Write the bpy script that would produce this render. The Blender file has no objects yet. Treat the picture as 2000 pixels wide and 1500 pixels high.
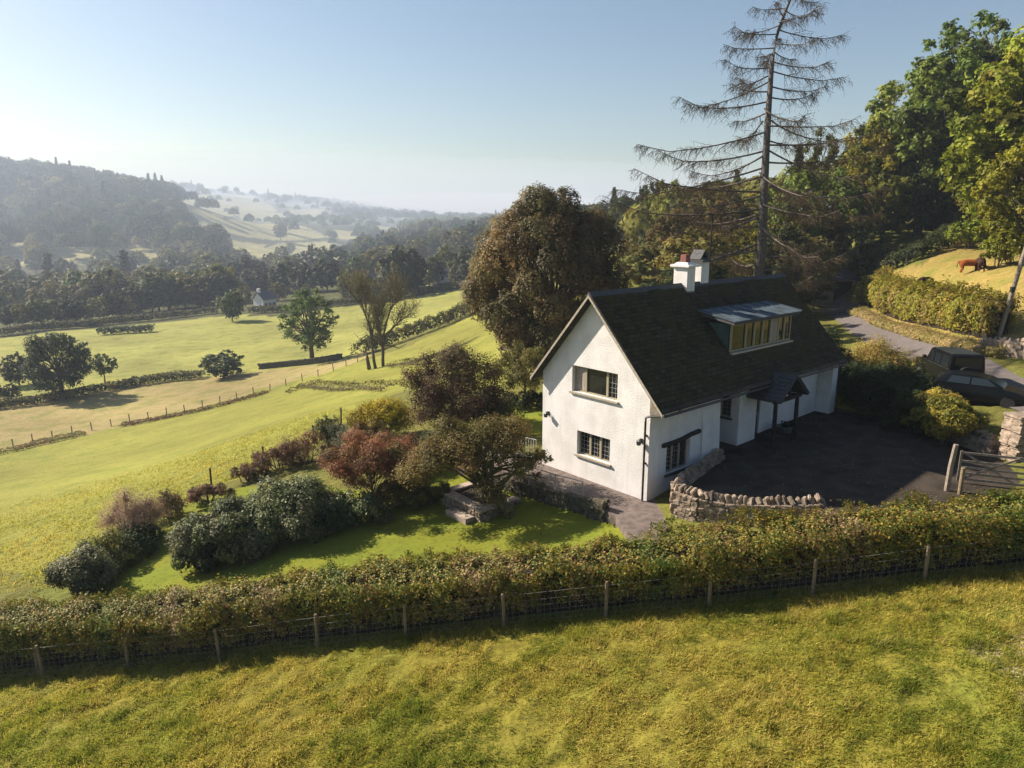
import bpy, bmesh, math, random
import numpy as np
from mathutils import Vector, Matrix
rng = np.random.default_rng(7); random.seed(7)
S = bpy.context.scene; COL = S.collection
R = math.radians
# ------------------------------------------------------------------ camera
CH = 10.5; F = 1386.0; PT = R(13)
cd = bpy.data.cameras.new('camera'); cam = bpy.data.objects.new('camera', cd); COL.objects.link(cam)
cam.location = (0, 0, CH); cam.rotation_euler = (R(90) - PT, 0, 0)
cd.sensor_width = 36; cd.lens = F / 2000 * 36; cd.clip_end = 9000; cd.clip_start = .1
S.camera = cam
# ------------------------------------------------------------------ sky and sun
SUN_H = Vector((-.90, .42)).normalized(); ELEV = R(33)
w = bpy.data.worlds.new('World'); S.world = w; w.use_nodes = True
nt = w.node_tree; bg = nt.nodes['Background']
sky = nt.nodes.new('ShaderNodeTexSky'); sky.sky_type = 'NISHITA'; sky.sun_disc = False
sky.sun_elevation = ELEV; sky.sun_rotation = math.atan2(SUN_H.x, SUN_H.y)
sky.air_density = 1.15; sky.dust_density = 1.1; sky.ozone_density = 1.6; sky.altitude = 100
nt.links.new(sky.outputs[0], bg.inputs[0]); bg.inputs[1].default_value = .05
ld = bpy.data.lights.new('sun', 'SUN'); ld.energy = 5.0; ld.angle = R(.6); ld.color = (1, .87, .72)
sun = bpy.data.objects.new('sun', ld); COL.objects.link(sun)
sd = Vector((SUN_H.x * math.cos(ELEV), SUN_H.y * math.cos(ELEV), math.sin(ELEV)))
sun.rotation_euler = sd.to_track_quat('Z', 'Y').to_euler(); sun.location = (-30, 10, 60)
S.view_settings.view_transform = 'Standard'; S.view_settings.look = 'None'
S.view_settings.exposure = 1.25; S.view_settings.gamma = 1
S.cycles.max_bounces = 6; S.cycles.diffuse_bounces = 2; S.cycles.glossy_bounces = 2
S.cycles.transmission_bounces = 3; S.cycles.transparent_max_bounces = 4; S.cycles.volume_bounces = 0
S.cycles.use_denoising = True
# ------------------------------------------------------------------ picture <-> world helpers
cP, sP = math.cos(PT), math.sin(PT)
def raydir(u, v):
    u = np.asarray(u, float); v = np.asarray(v, float)
    t = (v - 750) / F
    return np.stack([(u - 1000) / F, cP - t * sP, -sP - t * cP], -1)
CAM = np.array([0, 0, CH])
def PD(u, v, D): return CAM + raydir(u, v) * np.asarray(D, float)[..., None]
def Pz(u, v, z):
    d = raydir(u, v); return CAM + d * ((np.asarray(z, float) - CH) / d[..., 2])[..., None]
# ------------------------------------------------------------------ terrain: thin plate spline through surveyed points
PTS_Z = [  # u, v, ground height
 (-500,1500,-5.2),(0,1500,-3.0),(500,1500,-1.9),(1000,1500,-.9),(1500,1500,0),(2000,1500,.9),(2600,1450,2.2),
 (1000,2200,-.7),(0,2200,-1.6),(2000,2200,.6),
 (300,1130,-2.9),(600,1080,-1.9),(800,1050,-1.45),(1000,1035,-1.05),(1180,1025,-.5),(1260,1000,-.12),(1300,1030,-.05),
 (150,1130,-3.6),(340,985,-3.3),(540,895,-2.9),(700,800,-2.4),(450,960,-3.0),(620,980,-2.1),(740,900,-1.6),(860,985,-1.2),
 (1000,930,-.6),(930,880,-.7),(1060,900,-.3),(1040,800,-.4),(900,790,-1.2),
 (1450,950,.5),(1600,930,.6),(1600,1000,.6),(1800,900,.7),(1950,930,.85),(1530,860,.6),(1650,820,.9),(1700,780,1.05),(2200,900,1.7),(1400,990,.3),(1800,960,.75),
 (1690,650,1.0),(1800,690,1.35),(1950,760,1.55),(2100,850,1.8),(1640,600,.9),
 (1750,640,1.6),(1900,680,2.4),(2000,665,2.9),(1750,530,5.2),(1900,530,6.1),(1995,560,5.6),(1900,460,8.6),(1720,480,7.5),
 (0,1000,-9),(0,1100,-5.2),(0,880,-19),(300,900,-11),(300,820,-18.2),(500,765,-16.5),(700,705,-12.5),(600,800,-9),(700,760,-9),
 (840,690,-9),(940,640,-6),(950,720,-4),(740,718,-11),(-400,1000,-16),(-400,800,-21),
 (0,790,-20.5),(115,775,-20.5),(300,745,-20),(500,722,-18.5),(640,708,-16),(740,680,-14),(930,600,-8),
 (0,650,-22),(450,628,-20),(940,560,-10),(400,680,-20.5),(-600,650,-22),
]
PTS_D = [ (2000,440,88),(2200,500,70),  # u, v, distance
 (0,608,300),(200,606,290),(420,600,280),(600,575,300),(860,552,260),
 (100,545,420),(300,525,450),(600,525,420),(850,520,380),
 (50,352,760),(150,366,740),(300,392,760),(360,400,700),(430,448,640),(100,490,500),(240,490,500),(330,480,520),(-300,320,800),
 (-200,480,520),(-300,600,320),(50,400,650),(250,430,600),(0,440,600),
 (480,440,850),(600,442,850),(540,480,640),(700,460,800),(690,500,600),
 (340,372,1400),(400,376,1450),(470,380,1450),(520,394,1500),(570,393,1550),(640,398,1600),(700,412,1650),(770,422,1700),(850,432,1800),(960,437,1900),(1200,436,1900),(1600,430,1900),(2300,430,1900),(-300,400,1700),
 (400,374,2600),(1000,434,2700),(1800,434,2700),(-300,372,2600),
 (960,500,330),(985,470,420),(1100,455,560),(960,450,700),(820,450,800),(800,470,600),
 (1075,722,54),(1250,545,75),(1250,500,110),(1300,480,150),(1450,470,130),(1200,450,300),(1500,475,100),(1700,425,110),(1900,380,120),(2200,330,120),(1600,425,300),(2000,400,300),(1400,470,90),
]
def warp(x, y):
    r = np.hypot(x, y + 12.0); return np.arctan2(x, y + 12.0) * 1.6, np.log(np.maximum(r, .5))
_a = np.array(PTS_Z, float); _b = np.array(PTS_D, float)
FENCE = PD(np.array([-230, 85, 250, 430, 620, 793, 985, 1183, 1385, 1587, 1805, 2040, 2300]), np.array([1345, 1318, 1302, 1287, 1262, 1243, 1222, 1202, 1182, 1160, 1133, 1110, 1085]), np.array([23, 22.1, 21.9, 21.6, 21.2, 20.9, 20.6, 20.3, 20.0, 19.7, 19.35, 19.0, 18.6]))
CP = np.vstack([Pz(_a[:, 0], _a[:, 1], _a[:, 2]), PD(_b[:, 0], _b[:, 1], _b[:, 2]), FENCE])
def _phi(r2): return np.where(r2 > 0, .5 * r2 * np.log(np.maximum(r2, 1e-20)), 0)
_qa, _qb = warp(CP[:, 0], CP[:, 1]); _n = len(CP)
# heights are fitted as slope angles seen from the camera, so near and far weigh alike
_K = _phi((_qa[:, None] - _qa) ** 2 + (_qb[:, None] - _qb) ** 2) + np.eye(_n) * 2e-4
_A = np.zeros((_n + 3, _n + 3)); _A[:_n, :_n] = _K; _A[:_n, _n:] = np.stack([np.ones(_n), _qa, _qb], 1); _A[_n:, :_n] = _A[:_n, _n:].T
_rr = np.hypot(CP[:, 0], CP[:, 1] + 12)
_w = np.linalg.solve(_A, np.concatenate([(CP[:, 2] - CH) / _rr, np.zeros(3)]))
def T(x, y):
    x = np.asarray(x, float); y = np.asarray(y, float); sh = x.shape; x = x.ravel(); y = y.ravel(); out = np.empty(len(x))
    for i in range(0, len(x), 60000):
        a, b = warp(x[i:i + 60000], y[i:i + 60000]); a = np.clip(a, -1.9, 1.9); b = np.clip(b, 2.2, 8.3)
        k = _phi((a[:, None] - _qa) ** 2 + (b[:, None] - _qb) ** 2) @ _w[:_n] + _w[_n] + _w[_n + 1] * a + _w[_n + 2] * b
        out[i:i + 60000] = CH + k * np.hypot(x[i:i + 60000], y[i:i + 60000] + 12)
    return out.reshape(sh)
_DD = 7.5 * 1.012 ** np.arange(490)
def G(u, v):
    """ground point seen at a picture position"""
    d = raydir(float(u), float(v)); P = CAM + d * _DD[:, None]
    below = P[:, 2] < T(P[:, 0], P[:, 1])
    i = int(np.argmax(below)) if below.any() else len(_DD) - 1
    a, b = _DD[max(i - 1, 0)], _DD[i]
    for _ in range(12):
        m = (a + b) / 2; p = CAM + d * m
        if p[2] < T(p[0], p[1]): b = m
        else: a = m
    p = CAM + d * b; return Vector((p[0], p[1], float(T(p[0], p[1]))))
def gd(u, D):
    """ground point in direction u at forward distance D"""
    p = PD(u, 430, D); return Vector((p[0], p[1], float(T(p[0], p[1]))))
# house frame
HB = np.array([5.162, 25.498, 0]); YAW = .849
E1 = np.array([math.sin(YAW), math.cos(YAW), 0]); E2 = np.array([-math.cos(YAW), math.sin(YAW), 0])
def HW(s, w_, z): return HB + E1 * s + E2 * w_ + np.array([0, 0, z])
# ------------------------------------------------------------------ object helpers
def tag(o, label=None, cat=None, group=None, kind=None):
    if label: o['label'] = label
    if cat: o['category'] = cat
    if group: o['group'] = group
    if kind: o['kind'] = kind
    return o
def empty(name, loc, rz=0, label=None, cat=None, group=None, s=1):
    o = bpy.data.objects.new(name, None); COL.objects.link(o); o.location = loc; o.rotation_euler = (0, 0, rz); o.scale = (s,) * 3
    return tag(o, label, cat, group)
def link(name, me, parent=None):
    o = bpy.data.objects.new(name, me); COL.objects.link(o)
    if parent: o.parent = parent
    return o
def np_mesh(name, V, Fq, mat, col=None, smooth=False, uv=None):
    """V (n,3); Fq (m,k) or list of such arrays"""
    fl = Fq if isinstance(Fq, list) else [Fq]
    me = bpy.data.meshes.new(name); V = np.asarray(V, np.float32)
    me.vertices.add(len(V)); me.vertices.foreach_set('co', V.ravel())
    loops = np.concatenate([np.asarray(f, np.int32).ravel() for f in fl]); tot = np.concatenate([np.full(len(f), np.asarray(f).shape[1], np.int32) for f in fl])
    me.loops.add(len(loops)); me.loops.foreach_set('vertex_index', loops)
    me.polygons.add(len(tot)); st = np.concatenate([[0], np.cumsum(tot)[:-1]]).astype(np.int32)
    me.polygons.foreach_set('loop_start', st); me.polygons.foreach_set('loop_total', tot)
    if smooth: me.polygons.foreach_set('use_smooth', np.ones(len(tot), bool))
    me.update(calc_edges=True); me.validate()
    if col is not None:
        a = me.attributes.new('col', 'FLOAT_COLOR', 'POINT'); c = np.ones((len(V), 4), np.float32); c[:, :3] = col; a.data.foreach_set('color', c.ravel())
    if uv is not None:
        l = me.uv_layers.new(name='UVMap'); l.data.foreach_set('uv', np.asarray(uv, np.float32)[loops].ravel())
    if mat: me.materials.append(mat)
    return me
class MB:
    """collects boxes, tubes and polygons into one mesh"""
    def __init__(s): s.v = []; s.f = []
    def add(s, V, Fc):
        n = len(s.v); s.v += [tuple(p) for p in V]; s.f += [tuple(i + n for i in f) for f in Fc]; return s
    def box(s, c, d, M=None, taper=1):
        x, y, z = [q / 2 for q in d]; V = [(a * x * (taper if k > 0 else 1), b * y * (taper if k > 0 else 1), k * z) for k in (-1, 1) for a, b in ((-1, -1), (1, -1), (1, 1), (-1, 1))]
        V = [Vector(p) for p in V]
        if M is not None: V = [M @ p for p in V]
        V = [p + Vector(c) for p in V]
        return s.add(V, [(3, 2, 1, 0), (4, 5, 6, 7), (0, 1, 5, 4), (1, 2, 6, 5), (2, 3, 7, 6), (3, 0, 4, 7)])
    def bx(s, x0, x1, y0, y1, z0, z1): return s.box(((x0 + x1) / 2, (y0 + y1) / 2, (z0 + z1) / 2), (abs(x1 - x0), abs(y1 - y0), abs(z1 - z0)))
    def prism(s, poly, n):
        """poly: 3D points, extruded by vector n"""
        P = [Vector(p) for p in poly]; n = Vector(n); k = len(P)
        return s.add(P + [p + n for p in P], [tuple(range(k))[::-1], tuple(range(k, 2 * k))] + [(i, (i + 1) % k, (i + 1) % k + k, i + k) for i in range(k)])
    def tube(s, pts, rad, n=6, cap=True):
        pts = [Vector(p) for p in pts]; rad = rad if hasattr(rad, '__len__') else [rad] * len(pts); V = []; up = Vector((0, 0, 1))
        for i, p in enumerate(pts):
            d = (pts[min(i + 1, len(pts) - 1)] - pts[max(i - 1, 0)])
            if d.length < 1e-9: d = up.copy()
            d.normalize(); a = d.cross(up if abs(d.z) < .95 else Vector((1, 0, 0))).normalized(); b = d.cross(a)
            V += [p + (a * math.cos(2 * math.pi * k / n) + b * math.sin(2 * math.pi * k / n)) * rad[i] for k in range(n)]
        Fc = [(i * n + k, i * n + (k + 1) % n, (i + 1) * n + (k + 1) % n, (i + 1) * n + k) for i in range(len(pts) - 1) for k in range(n)]
        if cap: Fc += [tuple(range(n))[::-1], tuple(range((len(pts) - 1) * n, len(pts) * n))]
        return s.add(V, Fc)
    def lathe(s, c, prof, n=16):
        V = []; c = Vector(c)
        for r, z in prof: V += [c + Vector((r * math.cos(2 * math.pi * k / n), r * math.sin(2 * math.pi * k / n), z)) for k in range(n)]
        Fc = [(i * n + k, i * n + (k + 1) % n, (i + 1) * n + (k + 1) % n, (i + 1) * n + k) for i in range(len(prof) - 1) for k in range(n)]
        return s.add(V, Fc + [tuple(range(n))[::-1], tuple(range((len(prof) - 1) * n, len(prof) * n))])
    def build(s, name, mat, parent=None, bevel=0, smooth=False, fix=True):
        me = bpy.data.meshes.new(name); me.from_pydata([tuple(v) for v in s.v], [], s.f)
        if fix or bevel:
            bm = bmesh.new(); bm.from_mesh(me)
            if fix: bmesh.ops.recalc_face_normals(bm, faces=bm.faces)
            if bevel: bmesh.ops.bevel(bm, geom=list(bm.edges), offset=bevel, segments=2, affect='EDGES', clamp_overlap=True)
            bm.to_mesh(me); bm.free()
        if smooth: me.polygons.foreach_set('use_smooth', np.ones(len(me.polygons), bool))
        if mat: me.materials.append(mat)
        return link(name, me, parent)
# ------------------------------------------------------------------ materials
def mat(name, col=(.5, .5, .5), rough=.8, spec=.3, metal=0, noise=0, nscale=5, bump=0, bscale=20, bdist=.02, coat=0):
    m = bpy.data.materials.new(name); m.use_nodes = True; n = m.node_tree.nodes; l = m.node_tree.links; b = n['Principled BSDF']
    b.inputs['Base Color'].default_value = (*col, 1); b.inputs['Roughness'].default_value = rough; b.inputs['Specular IOR Level'].default_value = spec; b.inputs['Metallic'].default_value = metal
    b.inputs['Coat Weight'].default_value = coat
    tc = n.new('ShaderNodeTexCoord')
    if noise:
        x = n.new('ShaderNodeTexNoise'); x.inputs['Scale'].default_value = nscale; x.inputs['Detail'].default_value = 6; l.new(tc.outputs['Object'], x.inputs[0])
        r = n.new('ShaderNodeMapRange'); r.inputs[1].default_value = .3; r.inputs[2].default_value = .7; r.inputs[3].default_value = 1 - noise; r.inputs[4].default_value = 1 + noise; l.new(x.outputs[0], r.inputs[0])
        mx = n.new('ShaderNodeVectorMath'); mx.operation = 'SCALE'; mx.inputs[0].default_value = col; l.new(r.outputs[0], mx.inputs['Scale']); l.new(mx.outputs[0], b.inputs['Base Color'])
    if bump:
        y = n.new('ShaderNodeTexNoise'); y.inputs['Scale'].default_value = bscale; y.inputs['Detail'].default_value = 4; l.new(tc.outputs['Object'], y.inputs[0])
        bp = n.new('ShaderNodeBump'); bp.inputs['Strength'].default_value = bump; bp.inputs['Distance'].default_value = bdist; l.new(y.outputs[0], bp.inputs['Height']); l.new(bp.outputs[0], b.inputs['Normal'])
    return m
def leaf_mat(name, rough=.5, spec=.35, transl=.35, var=.12):
    m = bpy.data.materials.new(name); m.use_nodes = True; n = m.node_tree.nodes; l = m.node_tree.links; b = n['Principled BSDF']
    a = n.new('ShaderNodeAttribute'); a.attribute_name = 'col'; oi = n.new('ShaderNodeObjectInfo')
    hs = n.new('ShaderNodeHueSaturation'); l.new(a.outputs['Color'], hs.inputs['Color'])
    r1 = n.new('ShaderNodeMapRange'); r1.inputs[3].default_value = .5 - var * .22; r1.inputs[4].default_value = .5 + var * .22; l.new(oi.outputs['Random'], r1.inputs[0]); l.new(r1.outputs[0], hs.inputs['Hue'])
    r2 = n.new('ShaderNodeMapRange'); r2.inputs[3].default_value = 1 - var * 2; r2.inputs[4].default_value = 1 + var * 2; l.new(oi.outputs['Random'], r2.inputs[0]); l.new(r2.outputs[0], hs.inputs['Value'])
    l.new(hs.outputs[0], b.inputs['Base Color']); b.inputs['Roughness'].default_value = rough; b.inputs['Specular IOR Level'].default_value = spec
    t = n.new('ShaderNodeBsdfTranslucent'); l.new(hs.outputs[0], t.inputs[0]); mx = n.new('ShaderNodeMixShader'); mx.inputs[0].default_value = transl
    l.new(b.outputs[0], mx.inputs[1]); l.new(t.outputs[0], mx.inputs[2]); l.new(mx.outputs[0], n['Material Output'].inputs[0])
    return m
M = {}
M['leaf'] = leaf_mat('leaf', .6, .22, .4); M['leaf_gloss'] = leaf_mat('glossy leaf', .6, .25, .25, .05); M['leaf_far'] = leaf_mat('distant leaf', .95, .02, .25, .05); M['grass'] = leaf_mat('grass blade', .6, .2, .5, 0)
M['bark'] = mat('bark', (.10, .08, .06), .9, .2, noise=.5, nscale=4, bump=.8, bscale=14, bdist=.05)
M['larch_bark'] = mat('larch bark', (.105, .092, .08), .9, .2, noise=.4, nscale=6, bump=.8, bscale=10, bdist=.05)
M['mossy_bark'] = mat('mossy bark', (.11, .10, .045), .9, .2, noise=.5, nscale=5, bump=.8, bscale=14, bdist=.04)
M['twig'] = mat('twig', (.12, .095, .07), .9, .1)
M['post'] = mat('fence post wood', (.20, .155, .10), .85, .2, noise=.3, nscale=9, bump=.5, bscale=30, bdist=.01)
M['oldwood'] = mat('weathered timber', (.24, .20, .16), .85, .2, noise=.35, nscale=7, bump=.5, bscale=30, bdist=.01)
M['wire'] = mat('galvanised wire', (.30, .29, .27), .6, .3)
M['darkwood'] = mat('dark oak', (.018, .015, .013), .75, .3, noise=.5, nscale=6, bump=.5, bscale=25, bdist=.01)
M['frame'] = mat('olive grey window paint', (.30, .27, .19), .5, .4, noise=.06, nscale=4)
M['sill'] = mat('slate sill', (.33, .29, .23), .7, .3, noise=.25, nscale=10, bump=.3, bscale=30, bdist=.01)
M['glass'] = mat('window glass', (.012, .014, .013), .04, .6)
M['lead'] = mat('lead came', (.30, .31, .32), .45, .5, metal=.3)
M['curtain'] = mat('curtain', (.38, .33, .29), .9, .1, noise=.15, nscale=12)
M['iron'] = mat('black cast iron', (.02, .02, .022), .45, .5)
M['pot'] = mat('chimney terracotta', (.20, .085, .07), .8, .2, noise=.25, nscale=8)
M['slate'] = mat('slate slab', (.06, .062, .065), .7, .3, noise=.3, nscale=9, bump=.4, bscale=15)
M['leadroof'] = mat('lead sheet roof', (.07, .095, .115), .65, .3, metal=.1, noise=.4, nscale=1.6, bump=.15, bscale=3, bdist=.02)
M['cheek'] = mat('green slate cheek', (.055, .085, .075), .6, .4, noise=.35, nscale=4)
M['greenpot'] = mat('glazed pot', (.10, .13, .12), .4, .5)
M['metal_rail'] = mat('galvanised rail', (.40, .40, .38), .45, .5, metal=.4)
M['dark_leaf_core'] = mat('opaque hedge core', (.045, .035, .025), .95, .05, noise=.5, nscale=9, bump=1, bscale=12, bdist=.1)
M['fur'] = mat('russet shaggy fur', (.27, .075, .018), .95, .1, noise=.35, nscale=8, bump=1, bscale=22, bdist=.06)
M['furdark'] = mat('dark shaggy fur', (.045, .022, .014), .95, .1, noise=.35, nscale=8, bump=1, bscale=22, bdist=.06)
M['horn'] = mat('horn', (.5, .42, .3), .5, .4)
def white_render():
    m = bpy.data.materials.new('roughcast white render'); m.use_nodes = True; n = m.node_tree.nodes; l = m.node_tree.links; b = n['Principled BSDF']
    tc = n.new('ShaderNodeTexCoord'); x = n.new('ShaderNodeTexNoise'); x.inputs['Scale'].default_value = 1.3; x.inputs['Detail'].default_value = 8; l.new(tc.outputs['Object'], x.inputs[0])
    cr = n.new('ShaderNodeValToRGB'); cr.color_ramp.elements[0].position = .35; cr.color_ramp.elements[0].color = (.60, .59, .58, 1); cr.color_ramp.elements[1].position = .62; cr.color_ramp.elements[1].color = (.70, .69, .685, 1)
    l.new(x.outputs[0], cr.inputs[0]); l.new(cr.outputs[0], b.inputs['Base Color']); b.inputs['Roughness'].default_value = .9; b.inputs['Specular IOR Level'].default_value = .15
    mp = n.new('ShaderNodeMapping'); mp.inputs['Scale'].default_value = (5, 5, .45); l.new(tc.outputs['Object'], mp.inputs[0]); sn = n.new('ShaderNodeTexNoise'); sn.inputs['Scale'].default_value = 1; sn.inputs['Detail'].default_value = 5; l.new(mp.outputs[0], sn.inputs[0])
    sr = n.new('ShaderNodeMapRange'); sr.inputs[1].default_value = .52; sr.inputs[2].default_value = .75; sr.inputs[3].default_value = 0; sr.inputs[4].default_value = .4; l.new(sn.outputs[0], sr.inputs[0]); sm = n.new('ShaderNodeMixRGB'); sm.inputs[2].default_value = (.50, .49, .45, 1); l.new(sr.outputs[0], sm.inputs[0]); l.new(cr.outputs[0], sm.inputs[1]); l.new(sm.outputs[0], b.inputs['Base Color'])
    y = n.new('ShaderNodeTexNoise'); y.inputs['Scale'].default_value = 18; y.inputs['Detail'].default_value = 5; y.inputs['Roughness'].default_value = .65; l.new(tc.outputs['Object'], y.inputs[0])
    bp = n.new('ShaderNodeBump'); bp.inputs['Strength'].default_value = .65; bp.inputs['Distance'].default_value = .034; l.new(y.outputs[0], bp.inputs['Height']); l.new(bp.outputs[0], b.inputs['Normal'])
    return m
M['white'] = white_render()
def slate_roof():
    m = bpy.data.materials.new('mossy stone slates'); m.use_nodes = True; n = m.node_tree.nodes; l = m.node_tree.links; b = n['Principled BSDF']
    tc = n.new('ShaderNodeTexCoord'); br = n.new('ShaderNodeTexBrick'); br.inputs['Scale'].default_value = 1; br.inputs['Brick Width'].default_value = .34; br.inputs['Row Height'].default_value = .19
    br.inputs['Mortar Size'].default_value = .012; br.inputs['Color1'].default_value = (.028, .028, .025, 1); br.inputs['Color2'].default_value = (.065, .060, .052, 1); br.inputs['Mortar'].default_value = (.008, .008, .008, 1)
    l.new(tc.outputs['UV'], br.inputs[0])
    x = n.new('ShaderNodeTexNoise'); x.inputs['Scale'].default_value = 1.1; x.inputs['Detail'].default_value = 8; l.new(tc.outputs['UV'], x.inputs[0])
    r = n.new('ShaderNodeMapRange'); r.inputs[1].default_value = .45; r.inputs[2].default_value = .7; l.new(x.outputs[0], r.inputs[0])
    mx = n.new('ShaderNodeMixRGB'); mx.inputs[2].default_value = (.045, .045, .022, 1); l.new(r.outputs[0], mx.inputs[0]); l.new(br.outputs[0], mx.inputs[1]); l.new(mx.outputs[0], b.inputs['Base Color'])
    b.inputs['Roughness'].default_value = .8; b.inputs['Specular IOR Level'].default_value = .25
    vo = n.new('ShaderNodeTexNoise'); vo.inputs['Scale'].default_value = 11; vo.inputs['Detail'].default_value = 2; l.new(tc.outputs['UV'], vo.inputs[0]); vr = n.new('ShaderNodeMapRange'); vr.inputs[1].default_value = .66; vr.inputs[2].default_value = .74; vr.inputs[4].default_value = .8; l.new(vo.outputs[0], vr.inputs[0]); vm = n.new('ShaderNodeMixRGB'); vm.inputs[2].default_value = (.15, .15, .12, 1); l.new(vr.outputs[0], vm.inputs[0]); l.new(mx.outputs[0], vm.inputs[1]); l.new(vm.outputs[0], b.inputs['Base Color'])
    ad = n.new('ShaderNodeMath'); ad.operation = 'MULTIPLY_ADD'; l.new(x.outputs[0], ad.inputs[0]); ad.inputs[1].default_value = .5
    sb = n.new('ShaderNodeMath'); sb.operation = 'SUBTRACT'; sb.inputs[0].default_value = 1; l.new(br.outputs['Fac'], sb.inputs[1]); l.new(sb.outputs[0], ad.inputs[2])
    bp = n.new('ShaderNodeBump'); bp.inputs['Strength'].default_value = .8; bp.inputs['Distance'].default_value = .03; l.new(ad.outputs[0], bp.inputs['Height']); l.new(bp.outputs[0], b.inputs['Normal'])
    return m
M['roof'] = slate_roof()
def ground_mat(name, attr=True, base=(.1, .1, .1), bs=(.06, 3.0), bd=(.25, .03), var=.22, dark=(.05, .05, .015), green=None):
    m = bpy.data.materials.new(name); m.use_nodes = True; n = m.node_tree.nodes; l = m.node_tree.links; b = n['Principled BSDF']
    tc = n.new('ShaderNodeTexCoord')
    def N(sc, det=5, stretch=None):
        t = n.new('ShaderNodeTexNoise'); t.inputs['Scale'].default_value = sc; t.inputs['Detail'].default_value = det; src = tc.outputs['Object']
        if stretch:
            mp = n.new('ShaderNodeMapping'); mp.inputs['Scale'].default_value = stretch; mp.inputs['Rotation'].default_value = (0, 0, R(-35)); l.new(src, mp.inputs[0]); src = mp.outputs[0]
        l.new(src, t.inputs[0]); return t.outputs[0]
    def MR(s, a, b_, c, d):
        r = n.new('ShaderNodeMapRange'); r.inputs[1].default_value = a; r.inputs[2].default_value = b_; r.inputs[3].default_value = c; r.inputs[4].default_value = d; l.new(s, r.inputs[0]); return r.outputs[0]
    if attr:
        a = n.new('ShaderNodeAttribute'); a.attribute_name = 'col'; src = a.outputs['Color']
    else:
        a = n.new('ShaderNodeRGB'); a.outputs[0].default_value = (*base, 1); src = a.outputs[0]
    def mixin(src, fac, c):
        mx = n.new('ShaderNodeMixRGB'); l.new(fac, mx.inputs[0]); l.new(src, mx.inputs[1]); mx.inputs[2].default_value = (*c, 1); return mx.outputs[0]
    if green: src = mixin(src, MR(N(.35, 6), .47, .66, 0, .55), green)
    src = mixin(src, MR(N(2.2, 7, (1, 2.2, 1)), .55, .72, 0, .6), dark)
    if attr: src = mixin(src, MR(N(.16, 7, (1, 2.6, 1)), .50, .72, 0, .4), (.16, .15, .03))
    sc = n.new('ShaderNodeVectorMath'); sc.operation = 'SCALE'; l.new(src, sc.inputs[0])
    ml = n.new('ShaderNodeMath'); ml.operation = 'MULTIPLY'; l.new(MR(N(.05, 6), .3, .7, 1 - var, 1 + var), ml.inputs[0]); l.new(MR(N(7, 4), .3, .7, 1 - var, 1 + var), ml.inputs[1])
    l.new(ml.outputs[0], sc.inputs['Scale']); l.new(sc.outputs[0], b.inputs['Base Color']); b.inputs['Roughness'].default_value = .95; b.inputs['Specular IOR Level'].default_value = .08
    b1 = n.new('ShaderNodeBump'); b1.inputs['Strength'].default_value = .8; b1.inputs['Distance'].default_value = bd[0]; l.new(N(.9, 7, (1, 2.0, 1)), b1.inputs['Height'])
    b2 = n.new('ShaderNodeBump'); b2.inputs['Strength'].default_value = .7; b2.inputs['Distance'].default_value = bd[1]; l.new(N(8, 4), b2.inputs['Height']); l.new(b1.outputs[0], b2.inputs['Normal']); l.new(b2.outputs[0], b.inputs['Normal'])
    return m
M['ground'] = ground_mat('meadow grass', green=(.11, .14, .022))
M['lawn'] = ground_mat('mown lawn', False, (.155, .17, .02), bd=(.06, .015), var=.12, dark=(.10, .10, .02), green=(.12, .17, .02))
M['gravel'] = mat('grey gravel', (.050, .041, .032), .95, .1, noise=.45, nscale=1.2, bump=.8, bscale=45, bdist=.03)
M['paving'] = mat('slate paving', (.135, .108, .096), .8, .25, noise=.35, nscale=3.5, bump=.4, bscale=10, bdist=.02)
M['asphalt'] = mat('old asphalt', (.12, .105, .10), .9, .2, noise=.15, nscale=3, bump=.3, bscale=60, bdist=.01)
M['stone'] = mat('lichened stone', (.25, .20, .155), .9, .15, noise=.45, nscale=5, bump=.7, bscale=9, bdist=.03)
M['darkstone'] = mat('dark mossy stone', (.10, .09, .065), .9, .15, noise=.45, nscale=4, bump=.7, bscale=9, bdist=.03)
M['farwhite'] = mat('far white render', (.7, .68, .65), .9, .1); M['farroof'] = mat('far slate roof', (.08, .085, .1), .6, .3)
M['farstone'] = mat('far stone wall', (.3, .24, .19), .9, .1, noise=.2, nscale=1)
# ------------------------------------------------------------------ ground sheet
def poly_mask(x, y, poly):
    inside = np.zeros(x.shape, bool); n_ = len(poly); j = n_ - 1
    for i in range(n_):
        xi, yi = poly[i]; xj, yj = poly[j]
        c = ((yi > y) != (yj > y)) & (x < (xj - xi) * (y - yi) / (yj - yi + 1e-12) + xi); inside ^= c; j = i
    return inside
def GP(pts): return [tuple(G(u, v)[:2]) for u, v in pts]
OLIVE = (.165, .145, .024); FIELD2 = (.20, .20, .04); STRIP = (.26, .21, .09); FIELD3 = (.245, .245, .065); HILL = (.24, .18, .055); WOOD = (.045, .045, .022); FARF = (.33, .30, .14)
fore = [tuple(p[:2]) for p in FENCE] + [(30, 14), (60, -60), (-60, -60), (-40, 18)]
f2 = GP([(-500, 1100), (150, 1140), (340, 985), (505, 915), (620, 870), (700, 810), (800, 740), (960, 740), (990, 700), (930, 660), (800, 700), (700, 708), (500, 765), (300, 822), (0, 882), (-500, 960)])
f2b = GP([(700, 706), (760, 690), (930, 610), (1000, 600), (1060, 740), (900, 760), (690, 760), (600, 770), (560, 770), (620, 740)])
strip = GP([(-500, 960), (0, 882), (300, 822), (500, 765), (700, 708), (720, 685), (640, 708), (500, 724), (300, 748), (115, 778), (0, 795), (-500, 850)])
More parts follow.
